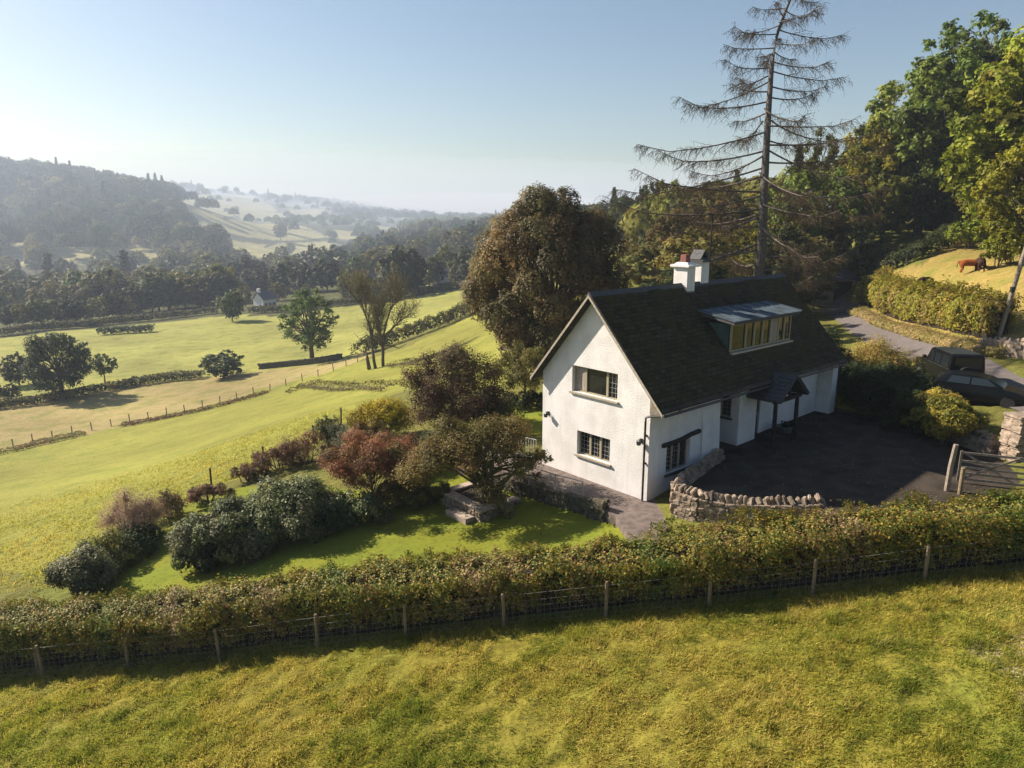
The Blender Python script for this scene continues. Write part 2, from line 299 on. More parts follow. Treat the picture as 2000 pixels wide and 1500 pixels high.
f3 = GP([(-500, 850), (0, 795), (115, 778), (300, 748), (500, 724), (640, 708), (740, 680), (930, 600), (1000, 580), (940, 556), (800, 580), (640, 603), (560, 620), (450, 615), (300, 632), (150, 644), (0, 660), (-500, 700)])
hillp = GP([(1700, 545), (1660, 560), (1665, 600), (1740, 632), (1850, 668), (2000, 700), (2500, 760), (2500, 420), (1995, 440), (1900, 462), (1800, 520)])
FFI = ([(440, 432), (520, 436), (600, 446), (640, 462), (560, 470), (500, 466), (430, 452)], [(640, 449), (697, 451), (695, 466), (640, 463)], [(545, 474), (640, 470), (690, 484), (640, 503), (560, 497), (500, 505), (500, 490)],
    [(95, 472), (190, 484), (190, 516), (95, 512)], [(205, 478), (330, 480), (320, 503), (205, 506)], [(820, 520), (862, 512), (860, 556), (826, 562)], [(925, 497), (1000, 468), (1000, 520), (925, 545)], [(-300, 500), (30, 505), (30, 520), (-300, 520)],
    [(330, 380), (470, 378), (540, 400), (450, 420), (380, 410)], [(0, 408), (90, 412), (80, 425), (0, 424)], [(560, 398), (640, 404), (620, 418), (550, 414)], [(460, 402), (560, 408), (560, 432), (470, 428)], [(0, 472), (62, 476), (70, 518), (0, 520)], [(440, 468), (520, 478), (500, 500), (450, 492)], [(560, 505), (690, 488), (700, 500), (600, 520)], [(330, 425), (430, 420), (440, 440), (380, 446)], [(730, 430), (800, 436), (790, 446), (735, 442)])
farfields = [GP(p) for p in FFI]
def lerp_noise(x, y, sc, seed):
    r_ = np.random.default_rng(seed); out = np.zeros(x.shape)
    for k in range(6):
        a = r_.uniform(0, 6.28); f_ = sc * r_.uniform(.6, 2.2); out += np.sin(x * math.cos(a) * f_ + y * math.sin(a) * f_ + r_.uniform(0, 6.28))
    return out / 6
def vnoise(x, y, f, seed):
    x = np.asarray(x) * f; y = np.asarray(y) * f; xi = np.floor(x).astype(np.int64); yi = np.floor(y).astype(np.int64); fx, fy = x - xi, y - yi; fx = fx * fx * (3 - 2 * fx); fy = fy * fy * (3 - 2 * fy)
    h = lambda a, b: ((np.sin(a * 127.1 + b * 311.7 + seed * 74.7) * 43758.5453) % 1.0)
    return (h(xi, yi) * (1 - fx) + h(xi + 1, yi) * fx) * (1 - fy) + (h(xi, yi + 1) * (1 - fx) + h(xi + 1, yi + 1) * fx) * fy - .5
def tuss(x, y):
    c, s_ = math.cos(.5), math.sin(.5); u_ = x * c + y * s_; v_ = -x * s_ + y * c   # tussocks drawn out along the contour
    return (vnoise(u_, v_ * 1.7, .9, 1) * .07 + vnoise(u_, v_ * 1.5, 2.1, 2) * .09 + vnoise(u_, v_, 4.6, 3) * .07) * np.clip((85 - np.hypot(x, y)) / 30, 0, 1) * (np.clip((np.hypot(x - 8, y - 30) - 13) / 3, 0, 1) * .85 + .15)
def build_ground():
    th = np.radians(np.concatenate([np.linspace(-150, -46, 26)[:-1], np.linspace(-46, 46, 640), np.linspace(46, 150, 26)[1:]])); rr = np.concatenate([5 * (75 / 5) ** np.linspace(0, 1, 560)[:-1], 75 * (3600 / 75) ** np.linspace(0, 1, 300)])
    A, Rr = np.meshgrid(th, rr); X = Rr * np.sin(A); Y = Rr * np.cos(A) - 12
    Z = T(X, Y); far = np.clip((Rr - 300) / 400, 0, 1)
    Z += tuss(X, Y) + lerp_noise(X, Y, .28, 4) * .05 * (Rr < 300) * np.clip((Rr - 25) / 40, 0, 1)
    Z += (lerp_noise(X, Y, .0045, 7) * 16 + lerp_noise(X, Y, .012, 5) * 9 + lerp_noise(X, Y, .03, 6) * 3) * np.clip((Rr - 700) / 500, 0, 1)
    C = np.zeros(X.shape + (3,)); C[:] = (.12, .115, .03)
    C[Rr > 200] = WOOD
    nx = X + lerp_noise(X, Y, .5, 9) * 1.2 * np.clip(Rr / 80, .2, 3); ny = Y + lerp_noise(X, Y, .5, 10) * 1.2 * np.clip(Rr / 80, .2, 3)
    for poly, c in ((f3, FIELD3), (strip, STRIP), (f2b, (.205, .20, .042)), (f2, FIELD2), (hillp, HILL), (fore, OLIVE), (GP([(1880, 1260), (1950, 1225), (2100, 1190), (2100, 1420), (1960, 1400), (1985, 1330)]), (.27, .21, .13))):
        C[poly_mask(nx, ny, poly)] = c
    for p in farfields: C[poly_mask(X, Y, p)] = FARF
    nr, na = X.shape; I = np.arange(nr * na).reshape(nr, na)
    Q = np.stack([I[:-1, :-1], I[:-1, 1:], I[1:, 1:], I[1:, :-1]], -1).reshape(-1, 4)
    V = np.stack([X, Y, Z], -1).reshape(-1, 3)
    k = len(V); V = np.vstack([V, [[0, -12, float(T(0., -7.))]]])
    tri = np.stack([np.full(na - 1, k), I[0, 1:], I[0, :-1]], -1)
    o = link('ground', np_mesh('ground', V, [Q, tri[:, ::-1]], M['ground'], np.vstack([C.reshape(-1, 3), [[.2, .17, .03]]]), smooth=True)); tag(o, kind='structure')
build_ground()
def sheet(name, poly, m, off, res, zf=None, kind='structure'):
    P = np.array(poly); x = np.arange(P[:, 0].min(), P[:, 0].max() + res, res); y = np.arange(P[:, 1].min(), P[:, 1].max() + res, res); X, Y = np.meshgrid(x, y)
    Z = T(X, Y) + off if zf is None else zf(X, Y)
    I = np.arange(X.size).reshape(X.shape); cx = (X[:-1, :-1] + X[1:, 1:]) / 2; cy = (Y[:-1, :-1] + Y[1:, 1:]) / 2; k = poly_mask(cx, cy, poly)
    Q = np.stack([I[:-1, :-1], I[:-1, 1:], I[1:, 1:], I[1:, :-1]], -1)[k]
    used, inv = np.unique(Q, return_inverse=True); V = np.stack([X, Y, Z], -1).reshape(-1, 3)[used]
    o = link(name, np_mesh(name, V, inv.reshape(-1, 4), m, smooth=True)); return tag(o, kind=kind)
lawn_poly = GP([(150, 1150), (250, 1075), (335, 1000), (420, 960), (560, 940), (690, 960), (800, 960), (870, 900)]) + [tuple(HW(-2.1, 7, 0)[:2]), tuple(HW(-2.0, 4.2, 0)[:2]), tuple(HW(-1.9, 1.5, 0)[:2]), tuple(HW(-2.0, -.3, 0)[:2]), tuple(HW(-1.9, -2.2, 0)[:2])] + [(FENCE[i][0], FENCE[i][1] + 1.0) for i in (8, 7, 6, 5, 4, 3, 2, 1)]
sheet('lawn', lawn_poly, M['lawn'], .05, .22)
back_lawn = GP([(1000, 800), (1062, 790), (1062, 850), (1000, 860)]) ; sheet('lawn', back_lawn, M['lawn'], .06, .25)
WALLP = [HW(*p, 0) for p in ((4.3, -.35), (2.9, -.62), (1.5, -.9), (.35, -1.15), (-.3, -1.65), (-.25, -2.5), (.1, -3.4), (.5, -4.4), (.95, -5.3), (1.4, -6.0))]
def yard_z(X, Y): return .80 + .016 * ((X - HB[0]) * E1[0] + (Y - HB[1]) * E1[1])
yard_poly = [tuple(p[:2]) for p in WALLP] + [(FENCE[9][0] + .3, FENCE[9][1] + 1.3), (FENCE[10][0], FENCE[10][1] + 1.4), (FENCE[11][0], FENCE[11][1] + 1.4), (24, 20), (26, 26), tuple(HW(13.5, -9, 0)[:2]), tuple(HW(14, -5, 0)[:2]), tuple(HW(15.5, -2.2, 0)[:2]), tuple(HW(15.2, 1, 0)[:2]), tuple(HW(4.5, 1.2, 0)[:2])]
sheet('gravel_yard', yard_poly, M['gravel'], 0, .2, yard_z)
mb = MB(); pth = [HW(-1.95, 7.2, -.02), HW(-1.75, 4.3, -.02), HW(-1.6, 1.6, -.02), HW(-1.9, -.1, -.05), HW(-3.3, -2.2, -.1), HW(-3.2, -3.6, -.1), HW(-1.6, -5.4, -.08), HW(.3, -5.2, -.06), HW(-.3, -1.5, 0), HW(.4, -1.1, 0), HW(4.5, -.3, 0), HW(4.5, .3, 0), HW(.3, .3, 0), HW(.3, 9.5, 0), HW(-2.2, 9.5, 0)]
mb.prism(pth, (0, 0, -.9)); tag(mb.build('terrace', M['paving']), kind='structure')
# road
RD = [(1606, 590, .9), (1640, 604, .9), (1662, 622, 1.0), (1690, 645, 1.0), (1740, 668, 1.15), (1800, 690, 1.35), (1880, 722, 1.5), (1960, 757, 1.6), (2080, 815, 1.75)]
rp = np.array([tuple(Pz(float(u), float(v), z)) for u, v, z in RD] + [(30, 27, 2.2)]); tt = np.linspace(0, len(rp) - 1, 90); rc = np.stack([np.interp(tt, np.arange(len(rp)), rp[:, k]) for k in range(3)], 1)
for _ in range(6): rc[1:-1] = (rc[:-2] + 2 * rc[1:-1] + rc[2:]) / 4
dr = np.gradient(rc, axis=0)[:, :2]; dr /= np.linalg.norm(dr, axis=1)[:, None]; nr_ = np.stack([-dr[:, 1], dr[:, 0]], 1)
V = []
for k in np.linspace(-1.4, 1.4, 7):
    xy = rc[:, :2] + nr_ * k; V.append(np.column_stack([xy, T(xy[:, 0], xy[:, 1]) + .06 - .012 * abs(k)]))
V = np.array(V); n7, n9 = V.shape[:2]; I = np.arange(n7 * n9).reshape(n7, n9)
ob = link('road', np_mesh('road', V.reshape(-1, 3), np.stack([I[:-1, :-1], I[1:, :-1], I[1:, 1:], I[:-1, 1:]], -1).reshape(-1, 4), M['asphalt'], smooth=True)); tag(ob, kind='structure')
ROADC = rc
# ------------------------------------------------------------------ foliage
def unit(n): v = rng.normal(size=(n, 3)); return v / np.linalg.norm(v, axis=1)[:, None]
def leaf_arrays(C, Nn, size, col, asp=.62):
    n = len(C); r = unit(n); t1 = np.cross(Nn, r); t1 /= np.linalg.norm(t1, axis=1)[:, None] + 1e-9; t2 = np.cross(Nn, t1); s = np.asarray(size).reshape(-1, 1)
    V = np.stack([C + t1 * s, C + t2 * s * asp, C - t1 * s, C - t2 * s * asp], 1).reshape(-1, 3)
    return V, np.repeat(col, 4, 0)
def quads(n): return np.arange(n * 4).reshape(n, 4)
def pal(n, cols, jit=.18):
    c = np.array(cols); k = rng.integers(0, len(c), n); return c[k] * (1 + rng.normal(0, jit, (n, 1)))
def blob_leaves(blobs, per, size, cols, flat=1.0, inner=.25, tintv=.16, down=.35, nr=.75):
    """blobs: (x,y,z,r). leaves sit mostly in the outer shell of each blob"""
    Cs, Ns, Co = [], [], []
    w_ = np.array([b[3] ** 2 for b in blobs]); w_ = w_ / w_.sum() * per * len(blobs)
    for b, k in zip(blobs, w_.astype(int)):
        d = unit(max(6, k // 16)); d = d[rng.integers(0, len(d), k)] + rng.normal(0, .15, (k, 3)); d /= np.linalg.norm(d, axis=1)[:, None]; keep = (d[:, 2] > -down) | (rng.random(k) < .35); d = d[keep]; k = len(d)
        rad = b[3] * (1 - inner * rng.random(k) ** 1.5 * 1.6) * (1 + .18 * np.sin(d[:, 0] * 5 + b[0] * 7) * np.sin(d[:, 1] * 5 + b[1] * 3)) ; rad *= 1 + rng.normal(0, .07, k)
        Cs.append(np.array(b[:3]) + d * rad[:, None] * np.array([1, 1, flat])); nn = d * .9 + unit(k) * nr + np.array([0, 0, .35]); Ns.append(nn / np.linalg.norm(nn, axis=1)[:, None])
        tint = 1 + rng.normal(0, tintv); base = np.array(cols[rng.integers(len(cols))]); c = pal(k, cols) * .55 + base * .45; Co.append(np.clip(c * tint, .004, 1))
    C = np.vstack(Cs); Nn = np.vstack(Ns); Co = np.vstack(Co); sz = size * rng.uniform(.65, 1.35, len(C))
    return leaf_arrays(C, Nn, sz, Co)
def crown_blobs(n, rx, ry, rz, zc, rb=(.24, .4), shape=None, hollow=.55):
    out = []
    m = min(rx, rz)
    for i in range(n):
        zz = 1 - 2 * (i + .5) / n; ph = i * 2.399963 + rng.uniform(-.4, .4); q = math.sqrt(max(0, 1 - zz * zz)); rf = rng.uniform(hollow, .92)
        r_ = rng.uniform(*rb) * m
        x, y, z = q * math.cos(ph) * rf, q * math.sin(ph) * rf, zz * rf
        k = shape(z) if shape else 1
        out.append((x * rx * k, y * ry * k, zc + z * rz, r_))
    return out
def limbs(mb, blobs, h0, zc, r0, frac=.5, n=5, lean=(0, 0)):
    top = Vector((lean[0], lean[1], zc)); mb.tube([(0, 0, -.5), (lean[0] * .15, lean[1] * .15, h0 * .4), (lean[0] * .5, lean[1] * .5, h0), top], [r0 * 1.35, r0, r0 * .8, r0 * .45], 8)
    for b in blobs:
        if rng.random() > frac: continue
        t = rng.uniform(0, 1); a = Vector((lean[0] * .5, lean[1] * .5, h0)).lerp(top, t * .8); e = Vector(b[:3]); m_ = a.lerp(e, .5) + Vector((rng.normal(0, .06), rng.normal(0, .06), .06)) * (e - a).length
        mb.tube([a, m_, e], [r0 * .32, r0 * .2, r0 * .05], n, cap=False)
PAL = dict(green=[(.095, .13, .025), (.13, .155, .03), (.07, .10, .02)], dark=[(.035, .055, .018), (.05, .07, .022), (.06, .065, .02)], copper=[(.21, .12, .05), (.16, .11, .04), (.12, .12, .04), (.26, .14, .055)],
    beech=[(.155, .105, .042), (.12, .10, .038), (.10, .105, .038), (.20, .125, .05)], olive=[(.16, .15, .04), (.12, .135, .035), (.20, .165, .04)], autumn=[(.34, .22, .025), (.24, .20, .025), (.15, .16, .025), (.40, .24, .03)], bright=[(.22, .23, .02), (.28, .27, .03), (.16, .185, .02)], pale=[(.17, .17, .06), (.14, .15, .05), (.20, .18, .07)],
    red=[(.22, .07, .045), (.18, .075, .04), (.13, .09, .035), (.28, .10, .06)], pink=[(.38, .27, .19), (.30, .21, .14), (.22, .18, .08)], yellow=[(.52, .38, .02), (.40, .33, .025), (.22, .21, .03)], rhodo=[(.09, .12, .035), (.13, .15, .05), (.19, .175, .10), (.06, .09, .025)], plum=[(.13, .085, .04), (.10, .085, .035), (.08, .085, .03), (.16, .10, .05)],
    hedge=[(.10, .14, .022), (.16, .18, .028), (.25, .19, .035), (.09, .12, .02), (.32, .22, .035), (.13, .16, .025), (.21, .125, .05), (.19, .19, .03), (.30, .21, .10)], bracken=[(.17, .085, .045), (.12, .09, .04), (.21, .13, .06)], bluegrey=[(.16, .18, .12), (.20, .21, .13), (.14, .15, .08)], rush=[(.20, .165, .05), (.16, .14, .04)])
def tree_proto(kind, h, rx, ry, palette, nb=26, per=260, size=.2, trunk=.28, rb=(.26, .42), r0=None, zlow=.18, shape=None, flat=1., lean=(0, 0), barkm='bark', hollow=.55, frac=.6, down=.35, tintv=.16, inner=.25, nr=.75):
    zc = h * (1 + zlow) / 2; rz = h * (1 - zlow) / 2 * .92
    bl = crown_blobs(nb, rx, ry, rz, zc, rb, shape, hollow)
    bl = [(x + lean[0] * (z / h), y + lean[1] * (z / h), z, r_) for x, y, z, r_ in bl]
    V, Co = blob_leaves(bl, per, size, PAL[palette], flat=flat, down=down, tintv=tintv, inner=inner, nr=nr)
    cme = np_mesh(kind + '_crown', V, quads(len(V) // 4), M['leaf'], Co)
    mb = MB(); limbs(mb, bl, h * trunk, zc, r0 or h * .022, frac, lean=lean); tmp = mb.build('t', M[barkm], smooth=True); tme = tmp.data; bpy.data.objects.remove(tmp)
    return cme, tme
def place_tree(pro, name, loc, s=1, rz=0, label=None, cat='tree', group=None, sx=1, parts=True, sz=1):
    cme, tme = pro
    e = empty(name, loc, rz, label, cat, group); e.scale = (s * sx, s * sx, s * sz)
    link('trunk', tme, e); link('crown', cme, e); return e
# ------------------------------------------------------------------ cottage
def build_house():
    H = empty('cottage', tuple(HW(0, 0, 0)), math.pi / 2 - YAW, 'white roughcast cottage with steep dark slate roof, twin chimneys and a wide dormer', 'house')
    # local axes: x = s along the front wall, y = w towards the back, z up
    L, W, TH = 14.6, 5.79, .14; RZ, RW = 7.72, 2.93; EF, ZF = -.78, 3.70; EB, ZB = 6.2, 3.94
    mf = (RZ - ZF) / (RW - EF); mbk = (RZ - ZB) / (EB - RW)
    uf = lambda w_: ZF + mf * (w_ - EF) - .2; ub = lambda w_: ZB + mbk * (EB - w_) - .2   # underside of the roof
    def wallpoly(x, y0, y1, z0):
        pts = [(y0, z0), (y1, z0), (y1, min(uf(y1), ub(y1)))]
        if y1 > RW > y0: pts.append((RW, min(uf(RW), ub(RW))))
        pts.append((y0, min(uf(y0), ub(y0)))); return pts
    def gable(mb, x0, x1, y0, y1, z0, holes=()):
        """gable wall slab from x0 to x1 with rectangular openings cut as strips"""
        ys = sorted({y0, y1, RW} | {h for q in holes for h in q[:2]}) if y1 > RW > y0 else sorted({y0, y1} | {h for q in holes for h in q[:2]})
        for a, b in zip(ys[:-1], ys[1:]):
            hs = sorted([q for q in holes if q[0] <= a + 1e-6 and q[1] >= b - 1e-6], key=lambda q: q[2]); z = z0
            for q in hs: mb.prism([(x0, a, z), (x0, b, z), (x0, b, q[2]), (x0, a, q[2])], (x1 - x0, 0, 0)); z = q[3]
            mb.prism([(x0, a, z), (x0, b, z), (x0, b, min(uf(b), ub(b))), (x0, a, min(uf(a), ub(a)))], (x1 - x0, 0, 0))
    def front(mb, y0, y1, x0, x1, z0, z1, holes=()):
        xs = sorted({x0, x1} | {h for q in holes for h in q[:2]})
        for a, b in zip(xs[:-1], xs[1:]):
            z = z0
            for q in sorted([q for q in holes if q[0] <= a + 1e-6 and q[1] >= b - 1e-6], key=lambda q: q[2]): mb.bx(a, b, y0, y1, z, q[2]); z = q[3]
            mb.bx(a, b, y0, y1, z, z1)
    mb = MB()
    UW = (1.63, 4.06, 3.62, 4.72); LW = (1.92, 3.71, .98, 2.01); FW = (1.12, 2.66, .80, 1.98)
    gable(mb, 0, .35, 0, W, -.35, (UW, LW))
    gable(mb, L - .45, L - .15, .3, W, -.3)
    front(mb, .003, .35, .353, 4.65, -.35, 3.62, (FW, (1.78, 2.04, 3.12, 3.34)))
    # raked buttress beside the recess
    mb.prism([(3.55, .0, 3.3), (3.55, -.13, -.3), (4.652, -.13, -.3), (4.652, 0, 3.3)][0:0] or [(3.4, .002, 3.5), (3.4, .002, -.3), (3.4, -.16, -.3)], (1.252, 0, 0))
    mb.bx(4.303, 4.647, .36, 1.5, .0, 4.4)
    mb.bx(4.3, 6.2, 1.5, 1.8, .0, 5.0)
    # bay return with its window, bay front
    bw = (.40, .93, 2.07, 3.05)
    for a, b, holes in ((.003, .40, ()), (.40, .93, (bw,)), (.93, 1.497, ())):
        z = .3
        for q in holes: mb.bx(6.2, 6.5, a, b, z, q[2]); z = q[3]
        mb.bx(6.2, 6.5, a, b, z, min(uf(a), 4.2) if a > .1 else 3.9)
    mb.bx(6.2, 7.63, 0, .3, .3, 3.9) if False else mb.bx(6.503, 7.63, 0, .3, .3, 3.9)
    mb.bx(7.4, 7.63, .303, .52, .3, 3.95)
    front(mb, .32, .6, 7.633, 14.0, .3, 4.2, ((7.66, 8.5, .3, 2.98),))
    mb.bx(13.95, 14.5, -.42, .298, .3, 3.72)
    mb.bx(0.4, L - .2, W - .35, W - .003, -.3, uf(RW) and 4.1)
    o = mb.build('wall', M['white'], H)
    # interior dark lining, so windows show depth
    # roof: two thick planes laid in courses
    def plane(name, ya, za, yb, zb, x0, x1, par):
        n_ = 26; vs = []; fs = []; uvs = []; v3 = []; d = Vector((0, yb - ya, zb - za)); ln = d.length; d.normalize(); nn = Vector((0, -d.z, d.y)); nn = nn if nn.z > 0 else -nn
        nx_ = 60; wob = np.random.default_rng(3).normal(0, .008, (n_ + 1, nx_ + 1))
        for i in range(n_):
            for e, off in ((0, .045), (1, .012)):
                for k in range(nx_ + 1):
                    p = Vector((x0 + (x1 - x0) * k / nx_, ya, za)) + d * (ln * (i + e) / n_ + (-.02 if e == 0 else 0)) + nn * (off + wob[i + e][k] + .02 * math.sin(k * .21 + 1) * math.sin(i * .2))
                    v3.append(p); uvs.append((p.x, ln * (i + e) / n_))
        K = nx_ + 1
        for i in range(n_):
            for k in range(nx_):
                a = i * 2 * K + k; fs.append((a, a + 1, a + K + 1, a + K))
                if i < n_ - 1: fs.append((a + K, a + K + 1, a + 2 * K + 1, a + 2 * K))
        fs = np.array(fs); base = len(v3)
        # underside and edges
        for p in (Vector((x0, ya, za)), Vector((x1, ya, za)), Vector((x1, yb, zb)), Vector((x0, yb, zb))): v3.append(p - nn * TH); uvs.append((p.x, p.z))
        for p in (Vector((x0, ya, za)), Vector((x1, ya, za)), Vector((x1, yb, zb)), Vector((x0, yb, zb))): v3.append(p + nn * .03 - (d * .02 if p.z < RZ - .5 else d * 0)); uvs.append((p.x, p.z + 3))
        f4 = np.array([(base, base + 1, base + 2, base + 3), (base, base + 4, base + 5, base + 1), (base, base + 3, base + 7, base + 4), (base + 1, base + 5, base + 6, base + 2), (base + 3, base + 2, base + 6, base + 7)])
        me = np_mesh(name, np.array([tuple(p) for p in v3]), [fs, f4], M['roof'], uv=np.array(uvs)); bm = bmesh.new(); bm.from_mesh(me); bmesh.ops.recalc_face_normals(bm, faces=bm.faces); bm.to_mesh(me); bm.free()
        return link(name, me, par)
    R0 = -.34
    r1 = plane('roof', EF, ZF, RW, RZ, R0, L, H)
    r2 = plane('roof', EB, ZB, RW, RZ, R0, L, H)
    mb = MB(); mb.prism([(R0 - .01, RW - .16, RZ - .10), (R0 - .01, RW, RZ + .09), (R0 - .01, RW + .16, RZ - .10)], (L - R0 + .02, 0, 0)); mb.build('ridge_tiles', M['slate'], r1)
    # bargeboards and eave board
    mb = MB()
    for ya, za, yb, zb in ((EF - .02, ZF - .04, RW, RZ - .02), (EB + .02, ZB - .04, RW, RZ - .02)):
        dn = Vector((0, 0, -.15)); mb.prism([(R0 - .035, ya, za), (R0 - .035, yb, zb), (R0 - .035, yb, zb - .13), (R0 - .035, ya, za - .13)], (.03, 0, 0))
    mb.build('bargeboard', M['sill'], H)
    mb = MB(); mb.prism([(-.06, .0, 4.12), (-.06, -.66, 3.55), (-.06, 0, 3.46)], (.05, 0, 0)); mb.build('eave_box', M['oldwood'], H)
    mb = MB(); mb.tube([(R0 + .1, EF - .05, ZF - .12), (L - .1, EF - .05, ZF - .12)], .055, 8); mb.build('gutter', M['iron'], H)
    mb = MB(); mb.tube([(-.12, -.74, 3.56), (-.12, -.12, 3.42), (-.12, .12, 3.32), (-.10, .14, 3.15), (-.10, .14, .02)], .042, 8); mb.tube([(-.10, .14, 1.5), (0, .14, 1.5)], .05, 6); mb.tube([(-.10, .14, 2.6), (0, .14, 2.6)], .05, 6); mb.build('downpipe', M['iron'], H)
    mb = MB(); mb.tube([(14.56, -.5, 3.5), (14.56, -.5, 1.0)], .04, 8); mb.build('downpipe', M['iron'], H)
    # casement windows. ax: 'x' lies in the gable (plane x), 'y' in the front (plane y)
    def window(ax, plane_, a0, a1, z0, z1, lights, leaded, depth=.2, curtain=(), sill=True, parent=H, proud=0, sillm='sill', bars=True, dirn=1, cur=0):
        t = .065
        def bx(mb, p0, p1, q0, q1, r0, r1):
            if ax == 'x': mb.bx(plane_ + dirn * p0, plane_ + dirn * p1, q0, q1, r0, r1)
            else: mb.bx(q0, q1, plane_ + dirn * p0, plane_ + dirn * p1, r0, r1)
        mb = MB(); d0, d1 = depth - .05, depth + .03
        bx(mb, d0, d1, a0, a1, z0, z0 + t); bx(mb, d0, d1, a0, a1, z1 - t, z1); bx(mb, d0, d1, a0, a0 + t, z0 + t, z1 - t); bx(mb, d0, d1, a1 - t, a1, z0 + t, z1 - t)
        tot = sum(lights); x = a0 + t; wv = a1 - a0 - 2 * t; rects = []
        for i, l_ in enumerate(lights):
            w_ = wv * l_ / tot; rects.append((x + (.03 if i else 0), x + w_ - (.03 if i < len(lights) - 1 else 0)))
            if i: bx(mb, d0 - .01, d1 + .002, x - .05, x + .05, z0 + t, z1 - t)
            x += w_
        fr = mb.build('window', M['frame'], parent)
        for i, (p, q) in enumerate(rects):
            g = MB(); bx(g, depth - .004, depth + .006, p, q, z0 + t, z1 - t); g.build('pane', M['glass'], fr)
        for i, (p, q) in enumerate(rects):
            if not leaded[i]: continue
            lm = MB()
            nv, nh = max(2, round((q - p) / .17)), max(3, round((z1 - z0) / .2))
            for k in range(1, nv): xx = p + (q - p) * k / nv; bx(lm, depth - .012, depth - .002, xx - .007, xx + .007, z0 + t, z1 - t)
            for k in range(1, nh): zz = z0 + t + (z1 - z0 - 2 * t) * k / nh; bx(lm, depth - .013, depth - .003, p, q, zz - .007, zz + .007)
            lm.build('leading', M['lead'], fr)
        if curtain:
            cm = MB()
            for i in curtain:
                p, q = rects[i]
                for k in range(7): a = p + (q - p) * k / 7; bx(cm, depth - .02 - .004 * (k % 2), depth - .014 - .004 * (k % 2), a, a + (q - p) / 7 * .8, z0 + t + .02, z1 - t)
            cm.build('curtain', M['curtain'], fr)
        if sill:
            s_ = MB(); bx(s_, -.09, depth - .05, a0 - .10, a1 + .10, z0 - .08, z0 - .001); s_.build('sill', M[sillm], fr, bevel=.01)
        bk = MB(); bx(bk, depth + .03, depth + .05, a0, a1, z0, z1); bk.build('dark_backing', M['iron'], fr)  # black sheet behind the panes, stands in for the unlit room
    window('x', 0, 1.63, 4.06, 3.62, 4.72, (1, 2.0, 1), (1, 0, 1), .2, curtain=(2,))
    window('x', 0, 1.92, 3.71, .98, 2.01, (1, 1, 1), (1, 1, 1), .2)
    window('y', 0, 1.12, 2.66, .80, 1.98, (1, 1, 1), (1, 1, 0), .2, sillm='slate')
    window('x', 6.2, .40, .93, 2.07, 3.05, (1,), (1,), .1, sillm='slate')
    window('y', 0, 1.78, 2.04, 3.12, 3.34, (1,), (0,), .1, sill=False)
    mb = MB()
    mb.tube([(.78, -.06, 2.06), (1.5, -.07, 2.07), (2.1, -.08, 2.10), (2.6, -.09, 2.18), (3.15, -.08, 2.2)], [.09, .085, .09, .085, .095], 6); mb.build('lintel', M['darkwood'], H)
    # front door in its recess
    mb = MB(); mb.bx(7.68, 8.48, .40, .46, .86, 2.96); d = mb.build('door', M['darkwood'], H)
    mb = MB(); [mb.bx(7.70 + .155 * k, 7.835 + .155 * k, .385, .398, .9, 2.9) for k in range(5)]; mb.build('boards', M['darkwood'], d)
    mb = MB(); mb.lathe((8.36, .37, 1.85), [(.03, -.03), (.035, 0), (.03, .03)], 8); mb.build('handle', M['metal_rail'], d)
    # open timber porch
    P_ = empty('porch', (0, 0, 0)); P_.parent = H
    pz, pe, pw0, pw1, sc_, hw = 4.02, 3.06, -1.62, .25, 7.92, 1.2
    for sg in (-1, 1):
        mb = MB(); dd = Vector((sg * hw, 0, pe - pz)); nrm = Vector((-dd.z * sg, 0, abs(dd.x))).normalized()
        n_ = 7
        for i in range(n_):
            a = Vector((sc_, 0, pz)) + dd * (i / n_); b = Vector((sc_, 0, pz)) + dd * ((i + 1) / n_ + .03); nn = Vector((sg * .62, 0, .78))
            k0 = pw0
            while k0 < pw1:
                wd = rng.uniform(.16, .30); k1 = min(k0 + wd, pw1); o0 = .02 + rng.uniform(0, .012); jj = rng.uniform(-.015, .03)
                mb.prism([(a.x, k0, a.z) , (a.x, k1 - .008, a.z), (b.x + sg * jj, k1 - .008, b.z - jj * .7), (b.x + sg * jj, k0, b.z - jj * .7)], nn * .02) if False else mb.prism([tuple(Vector((a.x, k0, a.z)) + nn * o0), tuple(Vector((a.x, k1 - .008, a.z)) + nn * o0), tuple(Vector((b.x + sg * jj, k1 - .008, b.z - jj * .7)) + nn * (o0 + .03)), tuple(Vector((b.x + sg * jj, k0, b.z - jj * .7)) + nn * (o0 + .03))], nn * .022)
                k0 = k1
        a = Vector((sc_, pw0 + .02, pz - .01)); b = Vector((sc_ + sg * hw, pw0 + .02, pe - .01)); mb.prism([tuple(a), tuple(b), tuple(b - Vector((0, 0, .06))), tuple(a - Vector((0, 0, .06)))], (0, pw1 - pw0 - .04, 0))
        mb.build('slate_slope', M['slate'], P_)
    for x in (6.93, 8.78):
        mb = MB(); mb.tube([(x - .04, -1.27, .86), (x + .03, -1.25, 1.5), (x - .02, -1.27, 2.2), (x, -1.25, 2.98)], [.11, .09, .095, .085], 7); mb.build('porch_post', M['darkwood'], P_)
    mb = MB(); mb.bx(6.75, 8.98, -1.36, -1.20, 2.92, 3.06)
    for x in (6.93, 8.78): mb.bx(x - .07, x + .07, -1.19, .3, 2.94, 3.05)
    mb.prism([(6.86, -1.45, 3.03), (6.98, -1.45, 3.03), (7.95, -1.45, 3.86), (7.92, -1.45, 3.95)], (0, .07, 0)); mb.prism([(8.98, -1.45, 3.03), (8.86, -1.45, 3.03), (7.89, -1.45, 3.86), (7.92, -1.45, 3.95)], (0, .07, 0)); mb.bx(7.86, 7.98, -1.37, -1.3, 3.06, 3.85)
    mb.build('porch_frame', M['darkwood'], P_)
